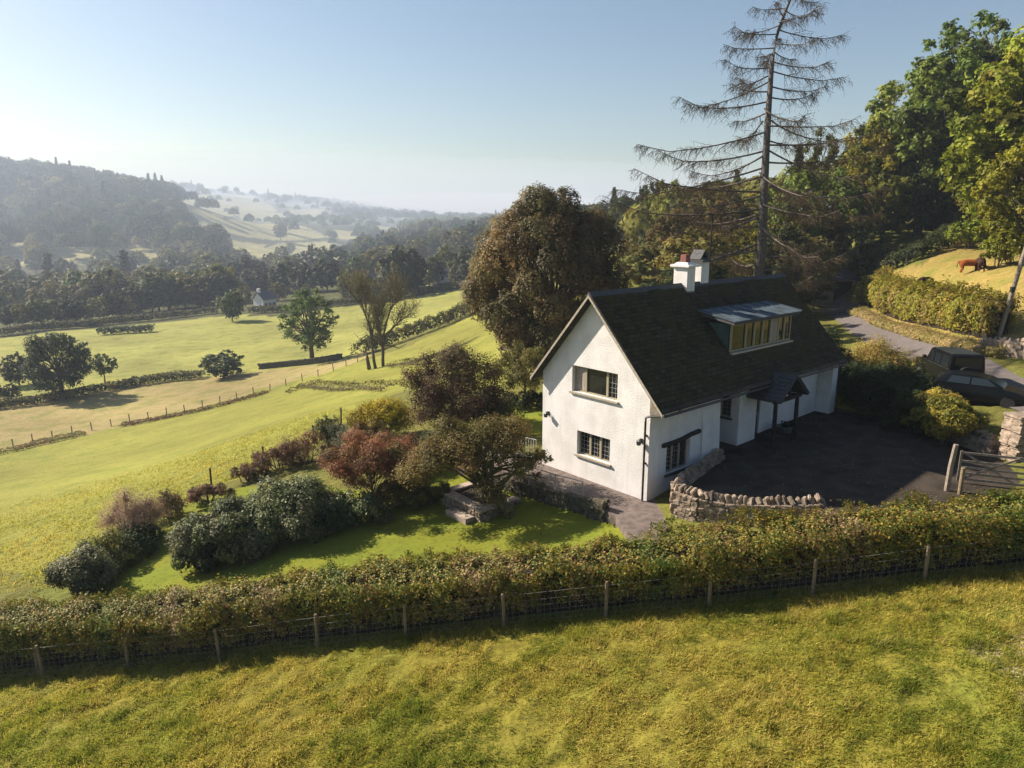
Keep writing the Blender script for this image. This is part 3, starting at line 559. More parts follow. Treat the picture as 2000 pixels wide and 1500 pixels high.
    # dormer: flat lead roof, slate cheeks, six casements
    D_ = empty('dormer', (0, 0, 0)); D_.parent = H
    y0 = .39; zb0, zt = 5.02, 6.22; rf = lambda y: ZF + mf * (y - EF); yb_ = EF + (zt - ZF) / mf
    for x in (5.78, 10.78):
        mb = MB()
        for k in range(8):
            za = 5.0 + (zt - 5.0) * k / 8; zb_ = 5.0 + (zt - 5.0) * (k + 1) / 8; xx = x + (-.02 if x < 8 else .0)
            mb.prism([(xx - .006 * (k % 2), y0 + .12, za), (xx - .006 * (k % 2), y0 + .12, zb_ + .01), (xx - .006 * (k % 2), EF + (zb_ - ZF) / mf + .1, zb_ + .01), (xx - .006 * (k % 2), EF + (za - ZF) / mf + .1, za)], (.04, 0, 0))
        mb.build('cheek', M['cheek'], D_)
    window('y', y0, 5.78, 10.83, zb0 + .02, zt, (1.5, .95, .95, .95, .95, .75, .75), (0,) * 7, .04, curtain=(4,), sill=False, parent=D_)
    mb = MB(); mb.bx(5.72, 10.88, y0 - .16, y0 - .005, zb0 - .07, zb0 + .0); mb.build('flashing', M['metal_rail'], D_)
    mb = MB(); mb.prism([(5.5, y0 - .28, zt + .02), (5.5, y0 - .28, zt + .15), (5.5, yb_ + .35, zt + .45), (5.5, yb_ + .35, zt + .30)], (5.6, 0, 0)); mb.build('fascia', M['slate'], D_)
    mb = MB(); mb.prism([(5.46, y0 - .32, zt + .153), (5.46, y0 - .32, zt + .175), (5.46, yb_ + .5, zt + .50), (5.46, yb_ + .5, zt + .478)], (5.68, 0, 0))
    for k in range(8): x = 5.62 + k * .79; mb.prism([(x, y0 - .32, zt + .18), (x, y0 - .32, zt + .215), (x, yb_ + .45, zt + .53), (x, yb_ + .45, zt + .49)], (.035, 0, 0))
    mb.build('lead_roof', M['leadroof'], D_)
    # chimneys
    for (x0, x1, ya, yb2, zt2, hood) in ((5.62, 6.2, 2.62, 3.36, 8.5, 0), (7.0, 7.6, 2.85, 3.6, 8.66, 1)):
        mb = MB(); mb.bx(x0, x1, ya, yb2, 6.9, zt2); c = mb.build('chimney', M['white'], H, bevel=.015)
        mb = MB(); mb.box(((x0 + x1) / 2, (ya + yb2) / 2, zt2 + .05), (x1 - x0 + .24, yb2 - ya + .24, .09)); mb.box(((x0 + x1) / 2, (ya + yb2) / 2, zt2 + .14), (x1 - x0 + .06, yb2 - ya + .06, .12), taper=.65); mb.build('cap', M['white'] if not hood else M['slate'], c)
        cx, cy = (x0 + x1) / 2, (ya + yb2) / 2
        mb = MB()
        if hood:
            mb.prism([(cx - .34, cy - .3, zt2 + .12), (cx - .28, cy - .3, zt2 + .12), (cx, cy - .3, zt2 + .46), (cx, cy - .3, zt2 + .54)], (0, .6, 0)); mb.prism([(cx + .34, cy - .3, zt2 + .12), (cx + .28, cy - .3, zt2 + .12), (cx, cy - .3, zt2 + .46), (cx, cy - .3, zt2 + .54)], (0, .6, 0)); mb.box((cx, cy, zt2 + .25), (.3, .3, .26)); mb.build('cowl', M['slate'], c)
        else:
            mb.box((cx, cy, zt2 + .33), (.34, .34, .42), taper=.9); mb.build('chimney_pot', M['pot'], c, bevel=.02)
    # lamps on the gable
    for y, z in ((5.42, 2.38), (.36, 2.34)):
        mb = MB(); mb.bx(-.03, 0, y - .05, y + .05, z - .09, z + .09); mb.tube([(-.02, y, z + .04), (-.14, y, z + .10), (-.17, y, z + .03)], .012, 6); mb.box((-.17, y, z - .06), (.11, .11, .17), taper=1.25); mb.box((-.17, y, z + .05), (.17, .17, .05), taper=.4); mb.build('wall_lantern', M['iron'], H)
    return H
build_house()
# aerial mast behind the ridge
def put(mb, name, m, loc, label, cat, **k): o = mb.build(name, m, **k); o.location = loc; return tag(o, label, cat)
p = gd(1391, 47); mb = MB(); hh = float(PD(1391, 420, 47)[2] - p.z); mb.tube([(0, 0, -.3), (0, 0, hh)], [.07, .05], 8); mb.bx(-.35, .05, -.05, .05, hh - .02, hh + .10); put(mb, 'pole', M['darkwood'], p, 'thin dark pole with a short cross piece, standing behind the chimneys', 'pole')
# planter pot by the porch
mb = MB(); mb.lathe((0, 0, 0), [(.22, 0), (.34, .12), (.40, .34), (.42, .36), (.36, .37), (.33, .30)], 18); pt = mb.build('plant_pot', M['greenpot'], smooth=True); pt.location = HW(9.35, -.55, .955); tag(pt, 'round glazed pot with a low plant beside the porch post', 'plant pot')
V, Co = blob_leaves([(0, 0, .38, .28), (.15, .1, .42, .2)], 120, .06, PAL['dark']); pl = link('plant', np_mesh('plant', V, quads(len(V) // 4), M['leaf'], Co), pt)
# ------------------------------------------------------------------ drystone walls
def stone_mesh(pts, h, th, size=(.22, .13), seed=1, zf=None, both=True, depth=.5):
    """irregular stones laid in rough courses on both faces of a wall following pts"""
    r_ = np.random.default_rng(seed); P = [Vector(p) for p in pts]; seg = [0]
    for a, b in zip(P[:-1], P[1:]): seg.append(seg[-1] + (b - a).length)
    Lw = seg[-1]; V = []; Fc = []
    def at(s):
        s = max(0, min(Lw - 1e-6, s)); i = max(k for k in range(len(seg) - 1) if seg[k] <= s); t = (s - seg[i]) / (seg[i + 1] - seg[i]); d = (P[i + 1] - P[i]).normalized(); return P[i].lerp(P[i + 1], t), d
    z = 0; row = 0
    base = np.array([(a, b, c) for c in (-1, 1) for a, b in ((-1, -1), (1, -1), (1, 1), (-1, 1))], float)
    while z < h:
        rh = size[1] * r_.uniform(.7, 1.3); s = -r_.uniform(0, size[0])
        while s < Lw:
            w_ = size[0] * r_.uniform(.5, 1.5); c, d = at(s + w_ / 2); nrm = Vector((-d.y, d.x, 0))
            for sg in ((-1, 1) if both else (-1,)):
                k = base * np.array([w_ * .5, th * .32 * r_.uniform(.8, 1.1), rh * .52]) + r_.normal(0, .016, (8, 3)) * size[1] * 7
                q = c + nrm * sg * (th * .30 + r_.uniform(-.02, .03))
                for j in k: V.append((q.x + d.x * j[0] + nrm.x * j[1], q.y + d.y * j[0] + nrm.y * j[1], q.z + z + rh / 2 + j[2]))
                n = len(V) - 8; Fc += [(n + 3, n + 2, n + 1, n), (n + 4, n + 5, n + 6, n + 7), (n, n + 1, n + 5, n + 4), (n + 1, n + 2, n + 6, n + 5), (n + 2, n + 3, n + 7, n + 6), (n + 3, n, n + 4, n + 7)]
            s += w_
        z += rh; row += 1
    return V, Fc, at, Lw
def stone_wall(name, pts, h, th, label, cat='wall', size=(.22, .13), coping=True, seed=1, m='stone', cop=(.16, .34), group=None):
    V, Fc, at, Lw = stone_mesh(pts, h, th, size, seed); mb = MB(); mb.add(V, Fc)
    me = mb.build(name, M[m], bevel=.012 if size[1] > .1 and len(Fc) < 9000 else 0); tag(me, label, cat, group)
    if coping:
        r_ = np.random.default_rng(seed + 5); s = 0; cb = MB()
        while s < Lw:
            w_ = cop[0] * r_.uniform(.6, 1.3); c, d = at(s + w_ / 2); a = math.atan2(d.y, d.x)
            Mx = Matrix.Rotation(a, 3, 'Z') @ Matrix.Rotation(r_.uniform(-.75, .15), 3, 'Y') @ Matrix.Rotation(r_.uniform(-.45, .45), 3, 'X') @ Matrix.Rotation(r_.uniform(-.4, .4), 3, 'Z')
            cb.box((c.x, c.y, c.z + h + cop[1] * .40), (w_ * .8, th * r_.uniform(.7, 1.1), cop[1] * r_.uniform(.6, 1.25)), Mx, taper=r_.uniform(.45, .95)); s += w_
        cb.build('coping', M[m], me, bevel=.03)
    return me
def tz(p, off=0): return (p[0], p[1], float(T(p[0], p[1])) + off)
wp = [Vector((p[0], p[1], -.22)) for p in WALLP]
for i, p in enumerate(wp): p.z = -.25 if i < 7 else -.25 + .15 * (i - 6)
wl = stone_wall('drystone_wall', wp, 1.18, .42, 'curved drystone wall with upright coping stones beside the gravel yard', size=(.17, .105), cop=(.21, .36), seed=4)
# low retaining wall under the terrace railing
stone_wall('drystone_wall', [HW(-2.0, 7.2, -1.25), HW(-1.82, 4.3, -1.1), HW(-1.68, 1.7, -.9), HW(-1.75, .6, -.62)], .95, .25, 'low stone retaining wall below the terrace railing', size=(.2, .11), coping=False, seed=8, m='darkstone')
# raised stone planter bed round the fruit tree
pb = empty('raised_bed', tuple(HW(0, 0, 0)), math.pi / 2 - YAW, 'raised bed with flat slab rim and rubble stone sides on the lawn', 'raised bed')
V, Fc, at, Lw = stone_mesh([Vector(q_) for q_ in ((-2.5, 4.62, -1.35), (-4.33, 4.62, -1.35), (-4.33, 7.15, -1.35), (-2.5, 7.15, -1.35))], .74, .26, (.15, .085), 21); mb = MB(); mb.add(V, Fc); mb.build('stone_side', M['stone'], pb)
slabm = mat('pale slab', (.34, .28, .23), .85, .2, noise=.25, nscale=3, bump=.4, bscale=12, bdist=.01)
for k, (x0, x1, y0, y1) in enumerate(((-4.55, -4.08, 4.42, 5.35), (-4.56, -4.07, 5.36, 6.3), (-4.55, -4.08, 6.31, 7.36), (-4.07, -3.3, 6.95, 7.35), (-3.29, -2.5, 6.96, 7.35), (-4.07, -3.3, 4.43, 4.82), (-3.29, -2.5, 4.43, 4.81))):
    mb = MB(); mb.bx(x0, x1, y0, y1, -.615 - .003 * (k % 3), -.55 - .003 * (k % 3)); mb.build('rim_slab', slabm, pb, bevel=.008)
mb = MB(); mb.bx(-4.1, -2.5, 4.8, 6.97, -1.1, -.66); mb.build('gravel_infill', M['gravel'], pb)
mb = MB(); mb.bx(-4.98, -4.52, 4.9, 6.25, -1.4, -.93); mb.build('step', slabm, pb, bevel=.015)
# railing
rl = empty('terrace_railing', (0, 0, 0), 0, 'low grey metal railing with mesh infill along the terrace edge', 'railing')
ra = [HW(-2.05, 4.5, -.05), HW(-1.35, 4.0, -.05), HW(-1.30, 2.2, -.05)]; rb_ = [HW(-1.9, 4.6, 0), HW(-1.75, 3.2, 0), HW(-1.5, 1.95, 0)]
mb = MB()
for p in rb_: mb = MB(); mb.tube([(p[0], p[1], -.95), (p[0], p[1], .62)], .028, 8); mb.build('post', M['metal_rail'], rl)
mb = MB()
for z in (.62, -.25): mb.tube([(p[0], p[1], z) for p in rb_], .022, 8)
e_ = [HW(-1.5, 1.95, 0), HW(-.9, 3.6, 0)]
mb.build('rail', M['metal_rail'], rl)
mb = MB()
for a, b in zip(rb_[:-1], rb_[1:]):
    for t in np.linspace(0, 1, 16)[1:-1]: p = a + (b - a) * t; mb.tube([(p[0], p[1], -.25), (p[0], p[1], .62)], .004, 3)
    for z in np.linspace(-.25, .62, 8)[1:-1]: mb.tube([(a[0], a[1], z), (b[0], b[1], z)], .004, 3)
mb.build('mesh_infill', M['metal_rail'], rl)
rl2 = empty('terrace_railing', (0, 0, 0), 0, 'far railing with close upright bars behind the fruit tree', 'railing')
mb = MB(); a, b = HW(-.5, 8.8, 0), HW(.1, 6.3, 0)
for t in np.linspace(0, 1, 20): p = a + (b - a) * t; mb.tube([(p[0], p[1], 0), (p[0], p[1], .95)], .012, 4)
mb.build('bars', M['metal_rail'], rl2); mb = MB(); [mb.tube([(a[0], a[1], z), (b[0], b[1], z)], .02, 6) for z in (.95, .1)]; mb.build('rail', M['metal_rail'], rl2)
# gate pier, gate
pp = Pz(1972., 900., 1.05); pp = Vector(pp)
V, Fc, at, Lw = stone_mesh([Vector((-.35, 0, 0)), Vector((.45, 0, 0))], 1.95, .75, (.2, .09), 33); mb = MB(); mb.add(V, Fc); gp = mb.build('gate_pier', M['stone']); gp.location = (pp.x + .4, pp.y + .2, .85); gp.rotation_euler[2] = .1
tag(gp, 'square rubble stone gate pier with a flat capstone', 'gate pier'); mb = MB(); mb.box((.05, 0, 2.02), (1.1, .95, .12)); mb.build('capstone', M['stone'], gp, bevel=.03)
stone_wall('drystone_wall', [tz((pp.x + .8, pp.y + .5), -.1), tz((pp.x + 2.2, pp.y + 1.0), -.1), tz((pp.x + 5, pp.y + 1.5), -.1)], 1.7, .5, 'drystone wall running right from the gate pier', size=(.22, .12), seed=14)
stone_wall('drystone_wall', [tz((pp.x - .1, pp.y + .9), -.1), tz((pp.x - .6, pp.y + 3.2), -.1), tz((pp.x - .3, pp.y + 6), -.1)], 0.7, .5, 'tumbled pale stone wall behind the golden shrub', size=(.26, .16), seed=15)
mb = MB(); g0 = Vector(Pz(1849., 958., .92)); mb.tube([(0, 0, -.3), (.02, 0, .9), (.10, 0, 1.75)], [.10, .09, .085], 8); put(mb, 'gate_post', M['oldwood'], g0, 'tall leaning grey timber gate post', 'post')
mb = MB(); g1 = Vector(Pz(1874., 966., .9)); mb.tube([(0, 0, -.3), (.0, 0, 1.0), (0, 0, 1.02)], [.075, .075, .06], 10); put(mb, 'short_post', M['post'], g1, 'short round timber post beside the tall gate post', 'post')
ga, gb = Vector(Pz(1878., 884., 2.1)), Vector(Pz(2110., 905., 2.15)); gdv = gb - ga; gdv.z = 0; gl = gdv.length; gate = empty('field_gate', (ga.x, ga.y, .98), math.atan2(gdv.y, gdv.x), 'weathered timber five-bar gate with diagonal braces across the drive', 'gate')
mb = MB()
for k, z in enumerate((.12, .34, .56, .80, 1.12)): mb.bx(0, gl, -.012, .02, z - .04, z + .04)
mb.build('bars', M['oldwood'], gate)
mb = MB(); mb.bx(-.04, .04, -.055, -.014, .02, 1.2); mb.bx(gl - .1, gl, -.055, -.014, .02, 1.3)
for a, b in (((.1, .12), (gl * .5, 1.1)), ((gl * .5, 1.1), (gl - .1, .12)), ((.15, 1.1), (gl * .5, .12))):
    d = Vector((b[0] - a[0], 0, b[1] - a[1])); n = Vector((-d.z, 0, d.x)).normalized() * .035
    mb.prism([(a[0] - n.x, -.05, a[1] - n.z), (b[0] - n.x, -.05, b[1] - n.z), (b[0] + n.x, -.05, b[1] + n.z), (a[0] + n.x, -.05, a[1] + n.z)], (0, .03, 0))
mb.build('braces', M['oldwood'], gate)
# ------------------------------------------------------------------ near hedge and stock fence
def resample(P, step):
    P = np.asarray(P, float); d = np.concatenate([[0], np.cumsum(np.linalg.norm(np.diff(P[:, :2], axis=0), axis=1))]); s = np.arange(0, d[-1], step); return np.stack([np.interp(s, d, P[:, k]) for k in range(P.shape[1])], 1), s
def hedge(name, line, off, width, height, dens, size, cols, label, hv=.1, seed=2, ground=True, mt='leaf_gloss', tag_=True, cat='hedge', stems=True, lumps=.16, group=None):
    r_ = np.random.default_rng(seed); P, s = resample(line, .25); tg = np.gradient(P[:, :2], axis=0); tg /= np.linalg.norm(tg, axis=1)[:, None]; nn = np.stack([-tg[:, 1], tg[:, 0]], 1)
    L_ = s[-1]; n = int(L_ * dens); nc = n // int(max(3, min(24, dens / 220))); pick = np.random.default_rng(seed + 9).integers(0, nc, n); sv = r_.uniform(0, L_, nc)[pick]; cl = r_.normal(0, 1, (n, 3)) * .055 * (height / 1.6)
    side = r_.random(nc)[pick]; # around the section: 0..1 front -> top -> back
    ang = np.where(side < .42, 0, np.where(side < .8, 1, 2))
    a = np.where(ang == 0, -.5 + r_.normal(0, .04, n), np.where(ang == 1, r_.uniform(-.5, .5, nc)[pick], .5 + r_.normal(0, .04, n)))
    b = np.where(ang == 1, 1 + r_.normal(0, .03, n), r_.uniform(.12, 1, nc)[pick] ** .8)
    b = np.where((ang == 1), b - .12 * np.abs(a * 2) ** 4, b); shoot = (r_.random(n) < .04) & (ang == 1); b = np.where(shoot, b + r_.exponential(.06, n), b)
    lump = np.sin(sv * 3.1 + 1.3 * np.sin(sv * 1.7) + b * 4) * np.sin(sv * 1.27 + a * 5 + 2) * lumps
    wv = width * (1 + lump * .6 + .12 * np.sin(sv * .8) + .3 * vnoise(sv, b * 3, 1.7, seed + 2) + .2 * vnoise(sv, b * 6, 3.7, seed + 3)); hv_ = height * (1 + hv * np.sin(sv * .45 + 1) * .4 + lump * .55 + .15 * vnoise(sv, a * 2, 1.1, seed) + .13 * vnoise(sv, a * 3 + b, 2.7, seed + 1))
    deep = r_.random(nc)[pick]; dq = r_.uniform(.55, 1.06, nc)[pick]; a = a * np.where(deep < .6, dq, 1); b = np.where(ang == 1, b * (.86 + .17 * r_.random(nc)[pick]), b)
    # the front leans in towards the base
    a = np.where(a < 0, a * (.62 + .38 * np.clip(b * 1.5, 0, 1)), a)
    px = np.interp(sv, s, P[:, 0]) + np.interp(sv, s, nn[:, 0]) * (off + a * wv); py = np.interp(sv, s, P[:, 1]) + np.interp(sv, s, nn[:, 1]) * (off + a * wv)
    z0 = T(px, py) if ground else np.interp(sv, s, P[:, 2]); pz = z0 + b * hv_
    C = np.stack([px, py, pz], 1) + cl; outn = np.stack([np.interp(sv, s, nn[:, 0]) * a * 2, np.interp(sv, s, nn[:, 1]) * a * 2, np.where(ang == 1, 1.2, .3)], 1) + unit(n) * .75; outn /= np.linalg.norm(outn, axis=1)[:, None]
    patch = (np.sin(sv * .7) + np.sin(sv * 1.9 + 2) + np.sin(sv * 4.1 + a * 5)) / 3; cc = np.array(cols); ki = np.clip(((patch + 1) / 2 * len(cc) + r_.normal(0, 1.3, n)).astype(int), 0, len(cc) - 1); co = cc[ki] * (1 + r_.normal(0, .2, (n, 1)))
    V, Co = leaf_arrays(C, outn, size * r_.uniform(.6, 1.4, n), np.clip(co, .005, 1)); o = link(name, np_mesh(name, V, quads(n), M[mt], Co))
    if tag_: tag(o, label, cat, group)
    if stems:
        mb = MB(); k0 = range(0, len(P), 2)
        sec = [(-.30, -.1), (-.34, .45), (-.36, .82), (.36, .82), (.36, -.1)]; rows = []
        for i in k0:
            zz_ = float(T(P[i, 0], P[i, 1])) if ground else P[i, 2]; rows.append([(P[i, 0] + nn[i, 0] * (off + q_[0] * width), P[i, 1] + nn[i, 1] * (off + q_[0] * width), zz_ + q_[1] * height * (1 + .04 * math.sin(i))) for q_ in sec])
        V_ = [p_ for r__ in rows for p_ in r__]; k = len(sec); Fc = [(i * k + j, i * k + (j + 1) % k, (i + 1) * k + (j + 1) % k, (i + 1) * k + j) for i in range(len(rows) - 1) for j in range(k)]; mb.add(V_, Fc); mb.build('stems', M['dark_leaf_core'], o)  # solid dark core added inside the leaves to block light
        mb = MB()
        for i in range(int(L_ / .3)):
            sx = r_.uniform(0, L_); x = np.interp(sx, s, P[:, 0]); y = np.interp(sx, s, P[:, 1]); n0 = np.interp(sx, s, nn[:, 0]); n1 = np.interp(sx, s, nn[:, 1]); aa = off - width * r_.uniform(.28, .5); x += n0 * aa; y += n1 * aa; z = float(T(x, y)) if ground else np.interp(sx, s, P[:, 2])
            mb.tube([(x, y, z - .05), (x + r_.normal(0, .08), y + r_.normal(0, .08), z + height * .35), (x + r_.normal(0, .2), y + r_.normal(0, .15), z + height * .8)], [.014, .011, .006], 3, cap=False)
        mb.build('twigs', M['twig'], o)
    return o
fl = FENCE.copy(); fl[:, 2] = T(fl[:, 0], fl[:, 1])
fh = fl.copy(); hedge('hedge', fh, 1.0, 1.65, 1.62, 8000, .036, PAL['hedge'], 'long clipped hedge of mixed green, gold and russet leaves behind the stock fence')
fe = empty('stock_fence', (0, 0, 0), 0, 'post and netting stock fence along the front of the long hedge', 'fence')
for i, p in enumerate(fl):
    mb = MB(); r_ = random.uniform(-.05, .05); mb.tube([(0, 0, -.3), (r_ * .5, r_, .6), (r_, r_ * 1.5, 1.02), (r_, r_ * 1.5, 1.06)], [.055, .052, .05, .035], 8); o = mb.build('post', M['post'], fe); o.location = (p[0], p[1], p[2])
mb = MB()
for z, r_ in ((.12, .002), (.27, .002), (.42, .002), (.58, .002), (.76, .0022), (.98, .0025)): mb.tube([(p[0], p[1] - .05, p[2] + z) for p in fl], r_, 3, cap=False)
RS, _s = resample(fl, .18)
for p in RS: mb.tube([(p[0], p[1] - .05, p[2] + .05), (p[0], p[1] - .05, p[2] + .76)], .0022, 3, cap=False)
mb.build('netting', M['wire'], fe, fix=False)
mb = MB(); mb.tube([(0, 0, -.3), (0, 0, .85)], [.05, .045], 8); put(mb, 'fence_stub', M['post'], Vector(tz((fl[1][0] - .35, fl[1][1] + .25))), 'short spare stake leaning beside the leftmost fence post in view', 'post')
# ------------------------------------------------------------------ grass
def grass(name, poly, dens, hgt, cols, lab=None, seed=1, spread=.05, blades=4, clump=True, wid=.012, fade=False):
    r_ = np.random.default_rng(seed); P = np.array(poly); x0, x1, y0, y1 = P[:, 0].min(), P[:, 0].max(), P[:, 1].min(), P[:, 1].max(); n = int((x1 - x0) * (y1 - y0) * dens)
    x = r_.uniform(x0, x1, n); y = r_.uniform(y0, y1, n); k = poly_mask(x, y, poly)
    # keep only what a camera near this place can see
    k &= (np.abs(x) < (y + 4) * 1.0 + 3); x, y = x[k], y[k]
    g1 = lerp_noise(x, y, 1.6, 21) + .5 * lerp_noise(x, y, 4.5, 22); g2 = lerp_noise(x, y, .5, 23) + .6 * lerp_noise(x, y, 2.1, 24)
    if fade: k = r_.random(len(x)) < np.clip((62 - np.hypot(x, y)) / 30, 0, 1); x, y, g1, g2 = x[k], y[k], g1[k], g2[k]
    if clump: k = vnoise(x, y, 2.2, 8) + vnoise(x, y, .7, 9) * .6 + r_.normal(0, .25, len(x)) > -.5; x, y, g1, g2 = x[k], y[k], g1[k], g2[k]
    n = len(x); z = T(x, y) + tuss(x, y) * (name != 'lawn_grass'); cc = np.array(cols); ci = np.clip(((g2 + .8) / 1.6 * len(cc) + r_.normal(0, .7, n)).astype(int), 0, len(cc) - 1); col = cc[ci] * (1 + r_.normal(0, .16, (n, 1)))
    X = np.repeat(x, blades) + r_.normal(0, spread, n * blades); Y = np.repeat(y, blades) + r_.normal(0, spread, n * blades); Z = np.repeat(z, blades) - .01; Hh = np.repeat(hgt * (1 + 1.3 * np.clip(vnoise(x, y, 2.2, 8) + vnoise(x, y, .7, 9) * .6, -.5, 1)), blades) * r_.uniform(.5, 1.4, n * blades)
    a = r_.uniform(0, 6.28, n * blades); lx, ly = r_.normal(.15, .5, n * blades) * Hh, r_.normal(-.25, .5, n * blades) * Hh; w_ = wid * r_.uniform(.6, 1.5, n * blades)
    b0 = np.stack([X - np.cos(a) * w_, Y - np.sin(a) * w_, Z], 1); b1 = np.stack([X + np.cos(a) * w_, Y + np.sin(a) * w_, Z], 1); t = np.stack([X + lx, Y + ly, Z + Hh], 1)
    V = np.stack([b0, b1, t], 1).reshape(-1, 3); o = link(name, np_mesh(name, V, np.arange(len(V)).reshape(-1, 3), M['grass'], np.repeat(np.repeat(np.clip(col, .005, 1), blades, 0), 3, 0))); tag(o, lab, 'grass', None, 'stuff'); return o
gcols = [(.20, .235, .03), (.27, .27, .035), (.37, .32, .05), (.48, .39, .10), (.31, .29, .04)]
gpoly = [(p[0], p[1] + .45) for p in FENCE] + [(26, 12), (14, 6), (-14, 6), (-26, 14)]
grass('grass', gpoly, 430, .062, gcols, 'tufted olive and straw coloured meadow grass in front of the stock fence')
grass('grass', gpoly, 5, .15, [(.13, .17, .02), (.20, .22, .03), (.40, .33, .08)], 'darker taller tufts standing out of the near meadow', seed=71, blades=26, spread=.09, clump=False, wid=.01)
grass('grass', lawn_poly, 90, .03, [(.14, .18, .018), (.19, .21, .022), (.22, .215, .026)], 'short bright lawn grass in the garden', seed=5, clump=False, wid=.012)
f2near = GP([(-100, 1180), (150, 1140), (340, 985), (505, 915), (620, 870), (700, 810), (560, 800), (300, 880), (-100, 960)])
grass('grass', f2near, 60, .10, [(.26, .26, .04), (.33, .305, .05), (.40, .34, .075)], 'sunlit yellow green pasture sloping away below the garden', seed=6, blades=3, spread=.1, wid=.022, fade=True)
def litter(name, poly, n, size, cols, zf, label, seed):
    r_ = np.random.default_rng(seed); P = np.array(poly); x = r_.uniform(P[:, 0].min(), P[:, 0].max(), n * 3); y = r_.uniform(P[:, 1].min(), P[:, 1].max(), n * 3); k = poly_mask(x, y, poly) & (vnoise(x, y, .5, 31) + r_.normal(0, .3, n * 3) > .05); x, y = x[k][:n], y[k][:n]; m_ = len(x)
    C = np.stack([x, y, zf(x, y) + .02], 1); N_ = unit(m_) * .5 + np.array([0, 0, 1.]); N_ /= np.linalg.norm(N_, axis=1)[:, None]; V, Co = leaf_arrays(C, N_, size * r_.uniform(.6, 1.5, m_), pal(m_, cols)); o = link(name, np_mesh(name, V, quads(m_), M['leaf'], Co)); tag(o, label, 'fallen leaves', None, 'stuff')
litter('fallen_leaves', yard_poly, 2600, .03, [(.16, .11, .05), (.22, .16, .06), (.10, .09, .05), (.20, .19, .17)], yard_z, 'scattered fallen leaves and loose stones on the gravel yard', 41)
litter('fallen_leaves', lawn_poly, 1500, .03, [(.30, .17, .05), (.22, .12, .04), (.36, .26, .06)], lambda x, y: T(x, y) + .08, 'fallen brown leaves scattered over the garden lawn', 42)
# ------------------------------------------------------------------ garden shrubs and trees
def bush(name, u, v, w_, h, palette, label, d=None, n=14, per=500, size=.06, near=True, mt='leaf', cat='shrub', flat=1., D=None, loc=None, rb=(.3, .5), stems=8, group=None, down=.6, cols=None, inner=.3, tintv=.16):
    p = Vector(loc) if loc is not None else (gd(u, D) if D else G(u, v)); d = d or w_ * .8
    if p.y < 45 and name != 'rhododendron': per = int(per * 2.4); size *= .72
    bl = []
    for i in range(n):
        a = i * 2.4 + rng.uniform(-.3, .3); q_ = math.sqrt((i + .3) / n) * .72; rr_ = rng.uniform(*rb) * min(w_, h, d) * .62; hz = h * (.93 - .55 * q_ ** 2) - rr_; bl.append((math.cos(a) * q_ * w_ / 2, math.sin(a) * q_ * d / 2, max(hz * rng.uniform(.55, 1.05), rr_ * .7), rr_))
    V, Co = blob_leaves(bl, per, size, cols or PAL[palette], flat=flat, down=down, inner=inner, tintv=tintv)
    e = empty(name, p, 0, label, cat, group); link('leaves', np_mesh(name, V, quads(len(V) // 4), M[mt], Co), e)
    mb = MB()
    for i in range(stems):
        b = bl[rng.integers(len(bl))]; x = rng.normal(0, w_ * .06); y = rng.normal(0, d * .06); mb.tube([(x, y, -.2), (x * .5 + b[0] * .4, y * .5 + b[1] * .4, b[2] * .5), (b[0], b[1], b[2] + b[3] * .6)], [.035, .025, .008], 5, cap=False)
    mb.build('stems', M['bark'], e); return e
bush('rhododendron', 455, 1085, 4.4, 2.6, 'rhodo', 'large dark glossy rhododendron mound on the left of the lawn', d=3.4, n=26, per=2000, size=.05, mt='leaf_gloss', rb=(.26, .5))
bush('rhododendron', 570, 1050, 4.6, 3.0, 'rhodo', 'second rhododendron mound, joined to the right side of the large one', d=3.6, n=26, per=2000, size=.05, mt='leaf_gloss', rb=(.26, .5))
bush('evergreen_shrub', 395, 1110, 2.6, 1.4, 'rhodo', 'low skirt of glossy leaves at the left foot of the rhododendron', n=12, per=500, size=.06)
bush('bracken_clump', 410, 985, 3.0, 1.3, 'bracken', 'rusty low growth behind the rhododendron', n=10, per=380, size=.05)
bush('evergreen_shrub', 640, 1040, 2.6, 1.6, 'dark', 'dark shrub filling the gap between rhododendron and red maple', n=10, per=450, size=.06)
bush('dogwood_bush', 850, 985, 2.2, 1.1, 'olive', 'low leafy bush against the left end of the raised bed', n=9, per=420, size=.05)
bush('dogwood_bush', 800, 930, 3.4, 2.3, 'copper', 'brown green bush between the red maple and the leaning tree', n=14, per=480, size=.05)
bush('evergreen_shrub', 860, 905, 3.2, 2.0, 'dark', 'dark bush behind the leaning tree and under the purple tree', n=12, per=480, size=.05)
bush('rhododendron', 695, 1025, 3.4, 1.9, 'rhodo', 'low dark evergreen shrub at the foot of the red maple', d=2, n=12, per=600, size=.06, mt='leaf_gloss')
bush('laurel', 160, 1165, 2.7, 2.3, 'rhodo', 'dark glossy laurel at the left end of the garden, just above the hedge', n=12, per=700, size=.06, mt='leaf_gloss')
bush('fern_clump', 215, 1115, 2.5, 2.0, 'olive', 'brown green fern clump between the laurel and the feathery bush', n=10, per=500, size=.06)
e = bush('feathery_shrub', 262, 1062, 3.3, 3.1, 'pink', 'pinkish feathery bush with bare twigs on the garden edge', n=20, per=900, size=.03, stems=40, inner=.8)
bush('evergreen_shrub', 262, 1085, 2.8, 1.6, 'dark', 'low dark green shrub under the feathery bush', n=9, per=450, size=.06)
bush('bracken_clump', 330, 1015, 2.2, 1.7, 'bracken', 'rusty shrub beside the fence post left of the rhododendron', n=8, per=420, size=.05)
bush('bracken_clump', 485, 938, 2.6, 1.2, 'bracken', 'dark green and rust clump behind the rhododendron', n=9, per=380, size=.05)
